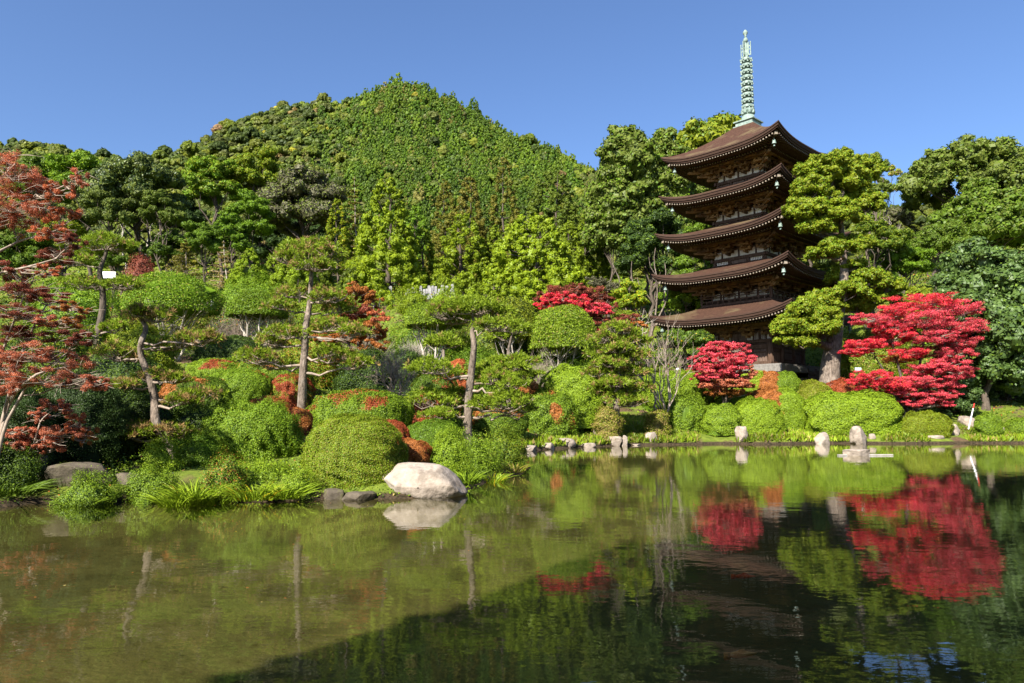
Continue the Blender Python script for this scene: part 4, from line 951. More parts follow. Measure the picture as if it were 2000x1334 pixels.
pine('pine_tree', 41.5, [(1201, 815), (1204, 780), (1207, 745), (1208, 710), (1206, 675), (1207, 655)], .17,
     [(1205, 646, 34, 10, 0), (1180, 664, 30, 9, -.3), (1230, 668, 32, 9, .3), (1205, 684, 38, 9, -.4), (1170, 694, 28, 8, .3), (1240, 697, 30, 9, 0), (1195, 712, 36, 9, -.5), (1228, 728, 38, 9, .3), (1172, 730, 32, 9, 0), (1200, 750, 40, 9, -.4), (1240, 760, 32, 9, .4), (1168, 764, 28, 8, .2), (1205, 780, 38, 9, 0), (1235, 786, 30, 8, -.3)],
     'light yellow green pine with many close tiers on the lawn', 5, pal='pine', dry=.18, dens=1.2)
pine('pine_tree', 40, [(994, 740), (994, 710), (993, 685), (1000, 655)], .12,
     [(1003, 645, 40, 10, 0), (985, 660, 28, 8, .4), (975, 712, 36, 9, 0), (1018, 708, 38, 9, .3), (1000, 720, 32, 8, -.4), (1030, 735, 28, 8, 0)],
     'small low pine behind the right side of the spreading pine', 6)
pine('pine_tree', 37, [(868, 735), (867, 705), (866, 680)], .09, [(866, 666, 30, 9, 0), (850, 672, 20, 7, .3), (882, 674, 22, 7, -.2)], 'small pad topped pine left of the spreading pine', 7)

MG = 'maples in autumn colour'
r = rng(9)
PM1 = [(1800, 590, 70, 14, 0, 'red', 0.72), (1850, 602, 62, 14, .6, 'crimson', 0.58), (1752, 606, 40, 12, -.5, 'red', 0.65), (1700, 622, 42, 12, -.4, 'crimson', 0.50), (1790, 625, 66, 16, -.6, 'crimson', 0.72), (1860, 635, 56, 16, 0, 'crimson', 0.72), (1760, 632, 34, 12, .3, 'orange', 0.50), (1735, 640, 40, 12, 0, 'red', 0.65),
       (1690, 672, 44, 11, -.4, 'red', 0.72), (1672, 688, 34, 8, -.6, 'red', 0.72), (1738, 665, 38, 12, .4, 'red', 0.58), (1820, 660, 50, 14, -.6, 'crimson', 0.65), (1872, 668, 40, 14, .3, 'crimson', 0.65), (1800, 688, 44, 12, .7, 'maroon', 0.50), (1868, 690, 36, 12, -.4, 'crimson', 0.65), (1770, 690, 40, 10, -.4, 'red', 0.50), (1760, 700, 40, 10, .4, 'rust', 0.50),
       (1845, 712, 44, 14, -.5, 'crimson', 0.72), (1800, 722, 46, 12, 0, 'crimson', 0.65), (1880, 728, 30, 12, .2, 'crimson', 0.65), (1700, 735, 42, 12, -.9, 'red', 0.79), (1735, 752, 38, 12, -.9, 'red', 0.79), (1690, 752, 30, 10, -.6, 'red', 0.72), (1790, 745, 46, 14, -.4, 'crimson', 0.65), (1838, 745, 46, 14, .3, 'crimson', 0.72), (1765, 768, 40, 11, -.5, 'crimson', 0.72), (1812, 775, 42, 11, -.3, 'crimson', 0.72), (1850, 770, 30, 10, 0, 'crimson', 0.58), (1785, 788, 34, 8, -.5, 'crimson', 0.65), (1835, 788, 26, 8, -.2, 'crimson', 0.65), (1770, 650, 26, 10, -.9, 'red', 0.58), (1905, 640, 26, 10, .4, 'crimson', .4), (1900, 600, 24, 8, .5, 'crimson', .3)]
maple(47, (1775, 800), [[(1765, 760), (1755, 715), (1740, 660), (1735, 630)], [(1790, 750), (1800, 690), (1810, 640), (1815, 600)], [(1810, 750), (1840, 690), (1855, 640)], [(1725, 770), (1700, 745)], [(1740, 745), (1705, 690)]], PM1, 'large crimson maple spreading in layered sprays by the right end of the pond', 1, group=MG, r0=.13, lsz=.8)
PM2 = [(1412, 676, 38, 10, 0, 'crimson', 1), (1385, 686, 26, 9, -.3, 'crimson', 1), (1442, 682, 26, 10, .3, 'crimson', 1), (1370, 700, 26, 9, 0, 'crimson', 1), (1410, 698, 44, 11, -.7, 'crimson', 1), (1452, 700, 28, 10, 0, 'crimson', 1), (1428, 714, 40, 10, -.6, 'crimson', 1), (1380, 718, 34, 10, -.5, 'crimson', 1), (1460, 722, 22, 9, .2, 'salmon', .9), (1400, 732, 40, 10, -.7, 'crimson', 1), (1440, 736, 34, 10, -.3, 'salmon', .9), (1370, 738, 24, 9, 0, 'crimson', .9), (1420, 750, 44, 10, -.5, 'salmon', .9), (1388, 752, 30, 9, .2, 'salmon', .8), (1455, 752, 24, 9, .2, 'rust', .8), (1410, 766, 38, 8, 0, 'rust', .8), (1440, 768, 26, 8, -.3, 'rust', .7)]
maple(46, (1415, 800), [[(1412, 770), (1395, 730), (1380, 700)], [(1418, 770), (1425, 730), (1415, 690)], [(1422, 770), (1445, 735), (1455, 705)]], PM2, 'small rounded rose red maple in front of the pagoda', 2, group=MG, r0=.10)
PM3 = [(1110, 570, 46, 14, 1, 'maroon', 1), (1160, 576, 40, 14, 1.2, 'maroon', 1), (1072, 578, 30, 12, .8, 'maroon', 1), (1090, 582, 34, 12, -.6, 'red', 1), (1130, 588, 28, 12, -1, 'red', 1.1), (1068, 596, 26, 10, -1, 'red', 1.1), (1110, 600, 40, 12, 0, 'maroon', 1), (1160, 604, 36, 12, -.3, 'crimson', .9), (1180, 592, 26, 12, .8, 'maroon', 1), (1175, 606, 18, 8, -1, 'red', 1), (1140, 620, 36, 10, 0, 'maroon', .9), (1172, 630, 28, 10, 0, 'maroon', .9), (1165, 650, 24, 10, 0, 'crimson', .6), (1085, 612, 30, 9, 0, 'maroon', .8)]
maple(57, (1120, 680), [[(1115, 640), (1095, 590)], [(1125, 640), (1150, 590)], [(1130, 640), (1170, 610)]], PM3, 'dark red maple with bright scarlet patches behind the large clipped dome', 3, group=MG, r0=.12)
PM4 = [(700, 570, 34, 14, 0, 'rust', 1), (728, 588, 26, 14, .4, 'rust', 1), (670, 592, 34, 12, -.3, 'rust', .9), (700, 608, 40, 14, 0, 'maroon', .9), (738, 618, 24, 14, -.4, 'orange', .9), (660, 625, 30, 12, .3, 'rust', .8), (715, 640, 40, 14, -.2, 'rust', 1), (745, 652, 20, 14, .3, 'rust', .9), (680, 660, 40, 12, .3, 'rust', .8), (725, 676, 34, 14, 0, 'rust', .9), (640, 660, 28, 10, 0, 'rust', .6), (690, 700, 40, 12, 0, 'maroon', .8), (735, 705, 24, 12, -.2, 'olive', .8), (655, 695, 30, 10, -.2, 'rust', .6), (690, 560, 20, 10, 0, 'rust', .8)]
maple(35, (705, 760), [[(703, 700), (695, 640), (695, 580)], [(708, 700), (725, 640), (730, 600)], [(700, 710), (670, 650), (665, 610)]], PM4, 'rust brown maple right of the tall pine', 4, group=MG, r0=.10)
PM5 = [(30, 335, 60, 22, 0, 'salmon', 0.63), (-30, 360, 60, 20, 0, 'orange', 0.63), (75, 365, 40, 14, .4, 'salmon', 0.41), (110, 372, 34, 11, -.3, 'orange', 1.09), (150, 350, 26, 12, -.5, 'salmon', 0.41), (75, 400, 40, 14, .2, 'orange', 0.63), (20, 400, 60, 16, -.3, 'salmon', 0.55), (125, 425, 36, 13, .3, 'orange', 0.55), (100, 455, 40, 12, 0, 'orange', 0.63), (140, 468, 36, 11, -.3, 'maroon', 0.51), (110, 500, 40, 10, .2, 'maroon', 0.55), (95, 530, 26, 8, -.3, 'orange', 1.09), (30, 440, 50, 14, .3, 'salmon', 0.36), (10, 310, 40, 12, .3, 'orange', 0.63), (20, 530, 40, 12, 0, 'maroon', 0.63)]
maple(17, (-90, 900), [[(-85, 700), (-80, 560), (-50, 470), (10, 410), (70, 385), (115, 375)], [(-80, 600), (-40, 470), (20, 420), (60, 395), (150, 350)], [(-80, 620), (-20, 500), (40, 470), (110, 450)], [(-85, 640), (-30, 540), (60, 520), (110, 505)], [(-80, 520), (-40, 400), (0, 350), (30, 320)]], PM5, 'thin orange red maple leaning in at the upper left with bare pale branches', 5, group=MG, r0=.06, twiggy=3, bark=TWIG, lsz=.66)
PM6 = [(30, 570, 60, 10, 0, 'maroon', 0.81), (100, 580, 46, 9, .3, 'maroon', 0.65), (40, 612, 70, 10, -.3, 'maroon', 0.90), (140, 600, 36, 8, 0, 'rust', 0.65), (130, 628, 44, 10, .2, 'rust', 0.81), (90, 625, 26, 8, -.4, 'salmon', 0.81), (60, 655, 60, 11, .2, 'maroon', 0.81), (150, 660, 36, 10, -.2, 'maroon', 0.81), (60, 690, 66, 13, -.2, 'salmon', 0.65), (130, 700, 50, 14, .3, 'salmon', 0.69), (20, 720, 50, 14, .2, 'salmon', 0.81), (90, 735, 64, 14, -.3, 'salmon', 0.73), (160, 745, 40, 12, 0, 'salmon', 0.65), (195, 750, 26, 9, .2, 'salmon', 0.65), (20, 755, 40, 12, -.1, 'salmon', 0.81), (5, 690, 26, 10, -.3, 'salmon', 0.98)]
maple(15.5, (-20, 930), [[(0, 850), (20, 780), (60, 735), (120, 715), (170, 745)], [(0, 840), (30, 720), (60, 650), (80, 610)], [(-5, 820), (0, 700), (30, 620), (50, 570)], [(10, 830), (60, 740), (130, 690)]], PM6, 'wide maroon and pink maple with thin leaves at the left edge', 6, group=MG, r0=.05, twiggy=3, bark=TWIG, lsz=.66)
PM7 = [(110, 795, 34, 10, 0, 'salmon', 0.88), (150, 825, 34, 12, 0, 'orange', 0.88), (125, 850, 44, 12, -.2, 'salmon', 0.94), (80, 850, 36, 11, .2, 'salmon', 0.88), (165, 850, 24, 12, .2, 'rust', 0.88), (40, 870, 40, 10, 0, 'salmon', 0.88), (100, 872, 36, 9, -.2, 'salmon', 0.88), (-10, 840, 30, 10, .2, 'salmon', 0.88), (75, 815, 30, 9, .2, 'salmon', 0.62), (20, 845, 30, 9, -.2, 'salmon', 0.62)]
maple(16.6, (50, 915), [[(65, 870), (80, 820), (110, 795)], [(60, 870), (110, 845), (155, 825)], [(50, 880), (20, 855), (-10, 840)]], PM7, 'low bright red maple sprays hanging over the near left bank', 7, group=MG, r0=.035, twiggy=2, bark=TWIG, lsz=.68)
PM8 = [(1225, 622, 28, 9, 0, 'maroon', 1), (1205, 634, 20, 8, 0, 'maroon', .8), (1245, 635, 22, 8, 0, 'rust', .9)]
maple(55, (1225, 680), [[(1222, 650), (1215, 635)], [(1228, 650), (1240, 635)]], PM8, 'small brown red maple left of the lowest pagoda roof', 8, group=MG, r0=.06)
PM9 = [(1185, 560, 26, 12, 0, 'grey', .8), (1165, 550, 22, 10, 0, 'grey', .7)]
maple(62, (1180, 620), [[(1175, 590), (1165, 555)], [(1182, 590), (1188, 560)]], PM9, 'greyish thin tree above the dark red maple', 9, name='bare_tree', r0=.08)
# ------------------------------------------------------------------ clipped shrubs
G1 = 'clipped shrubs on the left bank'; G2 = 'clipped shrubs along the far shore'; G3 = 'azalea mounds on the slope'
SH = [  # px0 px1 top bottom D palette label {options}
 (583, 782, 810, 968, 17.4, 'olive', 'big clipped mound with a dry yellowish top beside the pale boulder', dict(seed=1, p=2.6, extra=[('azalea', .5), ('tan', .05)], group=G1, loose=.2)),
 (395, 568, 787, 912, 20, 'azalea', 'loose bright green round shrub left of the big clipped mound', dict(seed=2, extra=[('green', .4)], loose=.7, group=G1, ls=1.05, lumpy=.06)),
 (688, 800, 822, 905, 20.5, 'rust', 'small red topped mound just behind the big clipped mound', dict(seed=3, red=.75, group=G1)),
 (770, 838, 858, 912, 19, 'redaz', 'orange red low mound right behind the pale boulder', dict(seed=4, red=.6, redpal='rust', group=G1)),
 (782, 897, 820, 888, 22.5, 'green', 'dark green mound between the red mound and the spreading pine', dict(seed=5, extra=[('mid', .5)], group=G1)),
 (545, 605, 798, 855, 23, 'redaz', 'small orange red mound right of the loose round shrub', dict(seed=6, red=.6, redpal='rust', group=G1)),
 (598, 795, 762, 840, 25.5, 'azalea', 'long green mound with red patches at its left end', dict(seed=7, red=.14, redside=-.9, redtop=0, redpal='redaz', group=G3, extra=[('mid', .3)])),
 (515, 605, 732, 808, 28.5, 'redaz', 'red patched mound left of the dark straight pine trunk', dict(seed=8, red=.45, group=G3, extra=[('azalea', .6)])),
 (390, 530, 722, 800, 28, 'azalea', 'bright green sloping mound above the loose round shrub', dict(seed=9, group=G3, extra=[('green', .3)], red=.05)),
 (300, 440, 735, 810, 25, 'mid', 'dim green mound with rusty streaks behind the low twisted pine', dict(seed=10, group=G3, red=.2, redpal='rust')),
 (450, 600, 700, 760, 32, 'azalea', 'upper green mound with a reddish left edge on the slope', dict(seed=11, group=G3, red=.12, redpal='rust', extra=[('mid', .3)])),
 (360, 470, 700, 750, 32, 'azalea', 'light green mound under the dark hedge', dict(seed=12, group=G3, red=.08, extra=[('lime', .3)])),
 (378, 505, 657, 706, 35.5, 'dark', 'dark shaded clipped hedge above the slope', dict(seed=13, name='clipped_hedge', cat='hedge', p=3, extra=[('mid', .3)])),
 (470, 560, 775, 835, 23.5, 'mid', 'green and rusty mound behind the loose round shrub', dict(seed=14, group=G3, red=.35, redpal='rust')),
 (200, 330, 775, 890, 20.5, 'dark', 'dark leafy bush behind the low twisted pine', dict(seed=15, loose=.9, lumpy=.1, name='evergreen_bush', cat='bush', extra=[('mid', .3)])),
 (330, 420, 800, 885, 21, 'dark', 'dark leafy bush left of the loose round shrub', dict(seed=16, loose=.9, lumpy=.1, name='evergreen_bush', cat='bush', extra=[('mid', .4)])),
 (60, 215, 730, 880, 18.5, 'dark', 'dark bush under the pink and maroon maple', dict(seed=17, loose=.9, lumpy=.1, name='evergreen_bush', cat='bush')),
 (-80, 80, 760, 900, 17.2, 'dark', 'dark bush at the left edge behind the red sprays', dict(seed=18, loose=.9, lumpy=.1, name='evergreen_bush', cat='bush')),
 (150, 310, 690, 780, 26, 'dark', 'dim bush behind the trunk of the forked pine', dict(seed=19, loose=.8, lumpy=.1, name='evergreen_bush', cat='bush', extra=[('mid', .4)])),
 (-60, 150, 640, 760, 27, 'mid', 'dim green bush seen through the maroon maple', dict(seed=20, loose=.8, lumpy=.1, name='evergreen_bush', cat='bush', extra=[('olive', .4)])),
 (200, 330, 640, 710, 33, 'olive', 'olive bush below the left clipped dome tree', dict(seed=21, loose=.8, lumpy=.1, name='evergreen_bush', cat='bush', extra=[('lime', .3)])),
 (50, 200, 560, 660, 40, 'green', 'yellow green bush behind the forked pine', dict(seed=22, loose=.9, lumpy=.12, name='evergreen_bush', cat='bush', extra=[('lime', .3)])),
 (800, 862, 768, 832, 29, 'redaz', 'red mound left of the spreading pine trunk', dict(seed=23, red=.7, group=G3)),
 (858, 925, 704, 752, 41, 'redaz', 'bright red clipped dome behind the spreading pine trunk', dict(seed=24, red=.93, redpal='orange', group=G3)),
 (800, 900, 725, 775, 33, 'mid', 'dim green mound under the left pads of the spreading pine', dict(seed=25, group=G3, red=.1)),
 (1020, 1128, 768, 850, 40.5, 'azalea', 'large loose mound of green and bronze leaves right of the spreading pine', dict(seed=26, loose=.5, red=.1, redpal='rust', extra=[('mid', .4)], group=G3)),
 (920, 1030, 788, 846, 36.5, 'mid', 'bronze green mound directly right of the spreading pine trunk', dict(seed=27, red=.2, redpal='rust', group=G3, extra=[('azalea', .3)])),
 (935, 1060, 735, 800, 44, 'mid', 'shaded mound with red tinges below the small low pine', dict(seed=28, red=.4, redpal='rust', group=G3)),
 (1056, 1182, 714, 803, 42, 'lime', 'big rounded yellow green clipped ball on the lawn', dict(seed=29, p=2.5, extra=[('azalea', .4)], group=G2)),
 (1030, 1200, 690, 740, 50, 'green', 'bright green mound at the feet of the white stemmed dome tree', dict(seed=30, extra=[('lime', .3)], group=G3)),
 (1165, 1208, 800, 836, 41, 'tan', 'little brownish shrub left of the light tiered pine', dict(seed=31, extra=[('olive', .5)], loose=.6)),
 (1268, 1300, 806, 840, 42.8, 'tan', 'little brownish shrub at the foot of the whitish leafless tree', dict(seed=32, extra=[('olive', .6)], loose=.6)),
 (1304, 1376, 773, 840, 45, 'azalea', 'loose green ball right of the whitish leafless tree', dict(seed=33, loose=.4, extra=[('mid', .3)], group=G2)),
 (1372, 1452, 790, 848, 44.3, 'azalea', 'rounded green shrub between the loose ball and the standing stone', dict(seed=34, extra=[('lime', .3), ('mid', .15)], group=G2)),
 (1432, 1534, 780, 858, 44.4, 'lime', 'wide yellow green shrub behind the tall standing stone', dict(seed=35, extra=[('azalea', .4)], group=G2)),
 (1466, 1548, 758, 806, 46.5, 'redaz', 'orange brown topped mound in the shade of the rose red maple', dict(seed=36, red=.75, redpal='rust', group=G2)),
 (1505, 1580, 758, 840, 46.2, 'azalea', 'tall rounded green shrub left of the largest clipped mound', dict(seed=37, extra=[('lime', .35)], group=G2)),
 (1577, 1766, 767, 850, 45.2, 'lime', 'largest long clipped yellow green mound behind the squat stone', dict(seed=38, p=3.0, extra=[('azalea', .3)], group=G2, depth=.6)),
 (1563, 1630, 744, 790, 49, 'olive', 'olive clipped mound behind the left end of the largest mound', dict(seed=39, extra=[('tan', .1)], group=G2)),
 (1620, 1690, 742, 785, 50, 'rust', 'reddish brown shrub below the trunk of the cloud pruned tree', dict(seed=40, red=.5, redpal='redaz', group=G2)),
 (1768, 1862, 806, 850, 44.6, 'olive', 'low olive clipped mound right of the largest mound', dict(seed=41, p=2.8, extra=[('azalea', .2)], group=G2, depth=.6)),
 (1912, 1960, 808, 846, 44.6, 'azalea', 'small round clipped ball right of the red and white pole', dict(seed=42, extra=[('mid', .4)], group=G2)),
 (1972, 2030, 818, 846, 45.2, 'azalea', 'small clipped mound at the right edge of the far shore', dict(seed=43, extra=[('mid', .4)], group=G2)),
 (1440, 1505, 722, 768, 52, 'lime', 'bright yellow green mound right of the rose red maple', dict(seed=44, group=G2, extra=[('gold', .1)])),
 (1478, 1535, 726, 768, 51.5, 'redaz', 'dull red mound in front of the pagoda railing', dict(seed=45, red=.7, redpal='rust', group=G2)),
 (1510, 1565, 726, 770, 51.2, 'azalea', 'round green mound at the corner of the pagoda railing', dict(seed=46, group=G2, extra=[('mid', .4)])),
 (1250, 1400, 724, 800, 48.5, 'azalea', 'long green mound on the bank behind the whitish leafless tree', dict(seed=47, group=G2, extra=[('lime', .3)], red=.04)),
 (1330, 1420, 718, 760, 51, 'redaz', 'reddish mound left of the rose red maple', dict(seed=48, red=.45, redpal='salmon', group=G2, extra=[('azalea', .4)])),
 (1400, 1490, 765, 800, 47.5, 'lime', 'yellow green mound under the rose red maple', dict(seed=49, group=G2)),
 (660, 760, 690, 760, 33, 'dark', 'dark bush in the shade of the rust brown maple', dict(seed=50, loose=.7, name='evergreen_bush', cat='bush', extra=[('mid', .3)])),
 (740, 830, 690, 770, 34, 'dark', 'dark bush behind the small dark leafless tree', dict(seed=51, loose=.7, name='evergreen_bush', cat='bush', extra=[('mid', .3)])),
 (870, 990, 690, 745, 42, 'mid', 'green bush behind the trunk of the spreading pine', dict(seed=52, loose=.7, name='evergreen_bush', cat='bush', extra=[('green', .4)])),
 (560, 660, 640, 720, 36, 'olive', 'olive bush behind the middle pads of the tall pine', dict(seed=53, loose=.7, name='evergreen_bush', cat='bush', extra=[('rust', .2), ('azalea', .3)])),
 (250, 420, 600, 680, 45, 'olive', 'pale olive bush behind the stems of the left clipped dome tree', dict(seed=54, loose=.9, name='evergreen_bush', cat='bush', extra=[('tan', .3), ('green', .2)])),
 (400, 560, 600, 690, 46, 'grey', 'greyish thicket behind the small clipped dome tree', dict(seed=55, loose=1.0, lumpy=.12, name='evergreen_bush', cat='bush', extra=[('rust', .1), ('green', .25)])),
 (760, 900, 620, 720, 50, 'green', 'green bush behind the white stems left of the spreading pine', dict(seed=56, loose=.9, lumpy=.1, name='evergreen_bush', cat='bush', extra=[('olive', .4)])),
 (900, 1040, 620, 720, 53, 'mid', 'green bush behind the top of the small low pine', dict(seed=57, loose=.9, lumpy=.1, name='evergreen_bush', cat='bush', extra=[('olive', .4), ('grey', .1)])),
 (1120, 1240, 670, 760, 52, 'green', 'leafy bush between the large clipped dome and the light tiered pine', dict(seed=58, loose=.9, lumpy=.1, name='evergreen_bush', cat='bush', extra=[('lime', .3), ('gold', .05)])),
 (560, 700, 590, 660, 52, 'olive', 'yellowish bush behind the upper trunk of the tall pine', dict(seed=59, loose=.9, lumpy=.1, name='evergreen_bush', cat='bush', extra=[('green', .4)])),
 (420, 560, 545, 620, 56, 'azalea', 'bright green bush below the small bright conifers', dict(seed=60, loose=.9, lumpy=.1, name='evergreen_bush', cat='bush', extra=[('green', .4)])),
 (1640, 1790, 650, 760, 57, 'olive', 'olive bush on the bank behind the crimson maple', dict(seed=61, loose=.9, lumpy=.1, name='evergreen_bush', cat='bush', extra=[('green', .4), ('tan', .1)])),
 (782, 832, 568, 606, 62, 'cedar', 'tufted bush at the left edge of the hillside cemetery', dict(seed=63, loose=.9, lumpy=.14, name='evergreen_bush', cat='bush')),
 (836, 892, 572, 606, 61, 'lime', 'yellow green bush in front of the right part of the hillside cemetery', dict(seed=64, loose=.9, lumpy=.14, name='evergreen_bush', cat='bush', extra=[('cedar', .5)])),
 (255, 290, 508, 545, 62, 'maroon', 'small maroon shrub beside the white board', dict(seed=62, loose=.9, lumpy=.1)),
]
for a in SH: shrub(*a[:7], **a[7])

# ------------------------------------------------------------------ rocks
def rock(px0, px1, pt, pb, D, label, seed, name='garden_rock', sharp=.22, mt=None, group=None, depth=.8, cuts=7, cat='rock', flat=0, sub=4, power=None, lean=0):
    r = rng(seed); b0, b1 = at(px0, pb, D), at(px1, pb, D); top = at((px0 + px1) / 2, pt, D)
    wx = (b1[0] - b0[0]) / 2; x = (b0[0] + b1[0]) / 2; y = D + wx * depth; gz_ = min(gz(x, y), b0[2], gz(x, D)); z0 = max(gz_, -.3) - .12; H = top[2] - z0
    bm = bmesh.new(); bmesh.ops.create_icosphere(bm, subdivisions=sub, radius=1)
    V = np.array([v.co for v in bm.verts]); V = V * 1.25
    for i in range(cuts):
        n_ = unit(r.normal(size=3) * np.array([1, 1, .7])); h = .68 + .24 * r.random(); d = V @ n_ - h
        V = V - np.where(d > 0, d * .93, 0)[:, None] * n_
    d = V[:, 2] - (.8 - flat); V[:, 2] -= np.where(d > 0, d * .8, 0)
    V = V * (1 + .03 * snoise(V, 4, seed) + .015 * snoise(V, 11, seed + 1))[:, None]
    lo, hi = V.min(0), V.max(0); V = (V - lo) / (hi - lo) * 2 - 1
    V[:, 2] = (V[:, 2] + 1) / 2
    V = V * np.array([wx, wx * depth, H]); V[:, 0] += lean * V[:, 2]
    for v, c in zip(bm.verts, V): v.co = c
    for f in bm.faces: f.smooth = True
    me = bpy.data.meshes.new(name); bm.to_mesh(me); bm.free(); me.materials.append(mt or ROCK)
    me.set_sharp_from_angle(angle=R(28))
    o = bpy.data.objects.new(name, me); COL.objects.link(o); o.location = (x, y, z0)
    return tag(o, label, cat, group)
def boulder():
    "the pale boulder: outline of the photograph's near edge, given real depth"
    D = 16.4; prof = [(741, 931), (747, 941), (758, 948), (770, 962), (792, 971), (815, 977), (838, 978), (860, 977), (882, 975), (902, 972), (908, 964), (900, 948), (889, 930), (872, 917), (850, 908), (822, 904), (795, 905), (772, 909), (762, 916), (747, 917)]
    P = np.array([at(x, y, D) for x, y in prof]); c = P.mean(0); n = 48
    t = np.linspace(0, 1, len(P) + 1); Q = np.vstack([P, P[:1]]); tt = np.linspace(0, 1, n, endpoint=False)
    O = np.stack([np.interp(tt, t, Q[:, 0]), np.interp(tt, t, Q[:, 2])], 1) - c[[0, 2]]
    for _ in range(2): O = (np.roll(O, 1, 0) + 6 * O + np.roll(O, -1, 0)) / 8 * 1.002
    dep = .72; rows = []
    for u in np.linspace(-1, 1, 19):
        f = (1 - abs(u) ** 2.0) ** .42 if abs(u) < 1 else 0.02
        row_ = np.stack([O[:, 0] * max(f, .02), np.full(n, u * dep), O[:, 1] * max(f, .02) ** .8 - (0 if u < 0 else u * .10) - max(0, -u) * .05], 1); rows.append(row_)
    V = np.array(rows); V = np.concatenate([V, V[:, :1]], 1)
    r = rng(8); V = V * np.array([1.13, 1.1, 1.02])
    for n_, h in (((-.05, -.35, .94), .35), ((-.25, -.8, .55), .47), ((.45, -.6, .66), .62), ((.15, -.97, .1), .60), ((-.7, -.6, -.2), .72), ((.3, -.75, -.5), .66), ((-.55, -.3, .77), .55), ((.7, -.25, .66), .60), ((-.2, -.85, -.45), .62), ((0, .1, 1), .40)):
        n_ = np.array(n_) / np.linalg.norm(n_); d = V @ n_ - h; V = V - np.where(d > 0, d * .9, 0)[..., None] * n_
    sh = V.shape; F = V.reshape(-1, 3); nn = unit(F * np.array([1, .6, 1]))
    F = F + nn * (.04 * snoise(F, 3.2, 3) + .02 * snoise(F, 9, 4) + .01 * snoise(F, 24, 6))[:, None]
    g = Geo(); g.grid(F.reshape(sh)[:, ::-1])
    o = g.build('boulder', BOULD, smooth=True); o.location = (c[0] - .07, D + dep * .8, c[2])
    bm = bmesh.new(); bm.from_mesh(o.data); bmesh.ops.remove_doubles(bm, verts=bm.verts, dist=.001); bmesh.ops.recalc_face_normals(bm, faces=bm.faces); bm.to_mesh(o.data); bm.free()
    tag(o, 'large pale sunlit boulder at the water edge beside the big clipped mound', 'boulder')
boulder()
RK = 'stones set along the far shore'
for a in [
 (1440, 1464, 828, 868, 42.6, 'tall weathered standing stone with a notched top on the far shore', 1, dict(cuts=9)),
 (1595, 1624, 840, 868, 42.8, 'squat square standing stone in front of the largest mound', 2, dict(cuts=9)),
 (1668, 1701, 828, 868, 42.8, 'tall rounded standing stone behind the flat slab in the pond', 3, dict(cuts=8)),
 (1262, 1285, 841, 870, 42.0, 'upright block of stone on the shore below the whitish leafless tree', 4, dict(cuts=9)),
 (1188, 1216, 849, 873, 40.6, 'pale split stone, larger of the touching pair at the shore', 5, dict(cuts=8)),
 (1214, 1227, 847, 873, 40.8, 'narrow dark stone, smaller of the touching pair at the shore', 6, dict(cuts=8)),
 (1160, 1188, 833, 860, 41.0, 'leaning grey stone standing back in the grass', 7, dict(cuts=9)),
 (1086, 1127, 853, 876, 38.6, 'pale pointed stone leaning over the water', 8, dict(cuts=9)),
 (1053, 1084, 862, 877, 37.2, 'low brown stone left of the pale pointed one', 9, {}),
 (1135, 1166, 862, 875, 39.2, 'low flat stone right of the pale pointed one', 10, {}),
 (1003, 1050, 867, 881, 35.6, 'long low stone where the inlet meets the near bank', 11, {}),
 (1232, 1254, 864, 872, 41.4, 'small brown stone between the pair and the upright block', 12, {}),
 (1852, 1882, 823, 845, 44.8, 'white rock at the end of the low olive mound', 13, dict(cuts=9)),
 (1884, 1920, 808, 842, 46.4, 'broad grey rock behind the red and white pole', 14, dict(cuts=9)),
 (1952, 1968, 830, 846, 45.4, 'small tan rock between the two round shrubs', 15, {}),
 (1700, 1714, 843, 853, 43.6, 'tiny white stone right of the tall rounded standing stone', 16, {}),
 (1812, 1850, 846, 858, 43.8, 'flat pale rock in the grass below the low olive mound', 17, dict(flat=.3)),
 (200, 262, 925, 965, 16.4, 'mottled grey rock on the near left bank', 18, dict(mt=ROCKD)),
 (625, 668, 956, 979, 16.1, 'brown rock under the edge of the big clipped mound', 19, dict(mt=ROCKD)),
 (662, 730, 962, 980, 16.0, 'dark low rock at the water under the big clipped mound', 20, dict(mt=ROCKD)),
 (48, 82, 888, 925, 16.8, 'mossy upright rock beneath the red sprays', 21, dict(mt=ROCKD)),
]: rock(a[0], a[1], a[2] + (4 if a[0] > 1400 else 3 if a[4] > 30 else 0), a[3], a[4] - (.35 if a[4] > 30 and a[0] < 1300 and a[0] != 1160 else 0), *a[5:7], group=RK if a[4] > 30 else None, **a[7])
rock(70, 196, 905, 972, 16.0, 'large dark flat topped rock with moss on the near left bank', 31, mt=ROCKD, cuts=10, flat=.35, depth=.7, name='boulder', cat='boulder')

# ------------------------------------------------------------------ small built things
# flat slab with boards lying in the pond
p0 = water_at(1680, 888); rock(1652, 1710, 878, 889, 31.5, 'flat pale stone slab lying just above the pond water', 41, name='stone_slab', cuts=8, flat=.5, depth=.5, cat='stone slab')
g = Geo(); g.box((0, 0, 0), (2.5, .16, .05), .06); o = g.build('plank', rough_mat('grey_board', (.3, .28, .25), (.46, .43, .4), 5, bump=.1)); o.location = (*water_at(1690, 890), .035); tag(o, 'long grey plank floating beside the flat stone slab', 'plank')
# red and white pole
b = at(1892, 836, 44.4); t_ = at(1903, 788, 44.6); rt = empty('marker_pole', b, 'thin leaning pole, white below and red above, by the right shore', 'pole')
g = Geo(); d = t_ - b; g.tube([d * -.05, d * .8], [.036, .036], 8); g.build('white_section', WHITE, rt)
g = Geo(); g.tube([d * .8, d * 1.0], [.036, .034], 8); g.build('red_section', rough_mat('red_paint', (.5, .03, .03), (.6, .05, .04), 4, bump=0), rt)
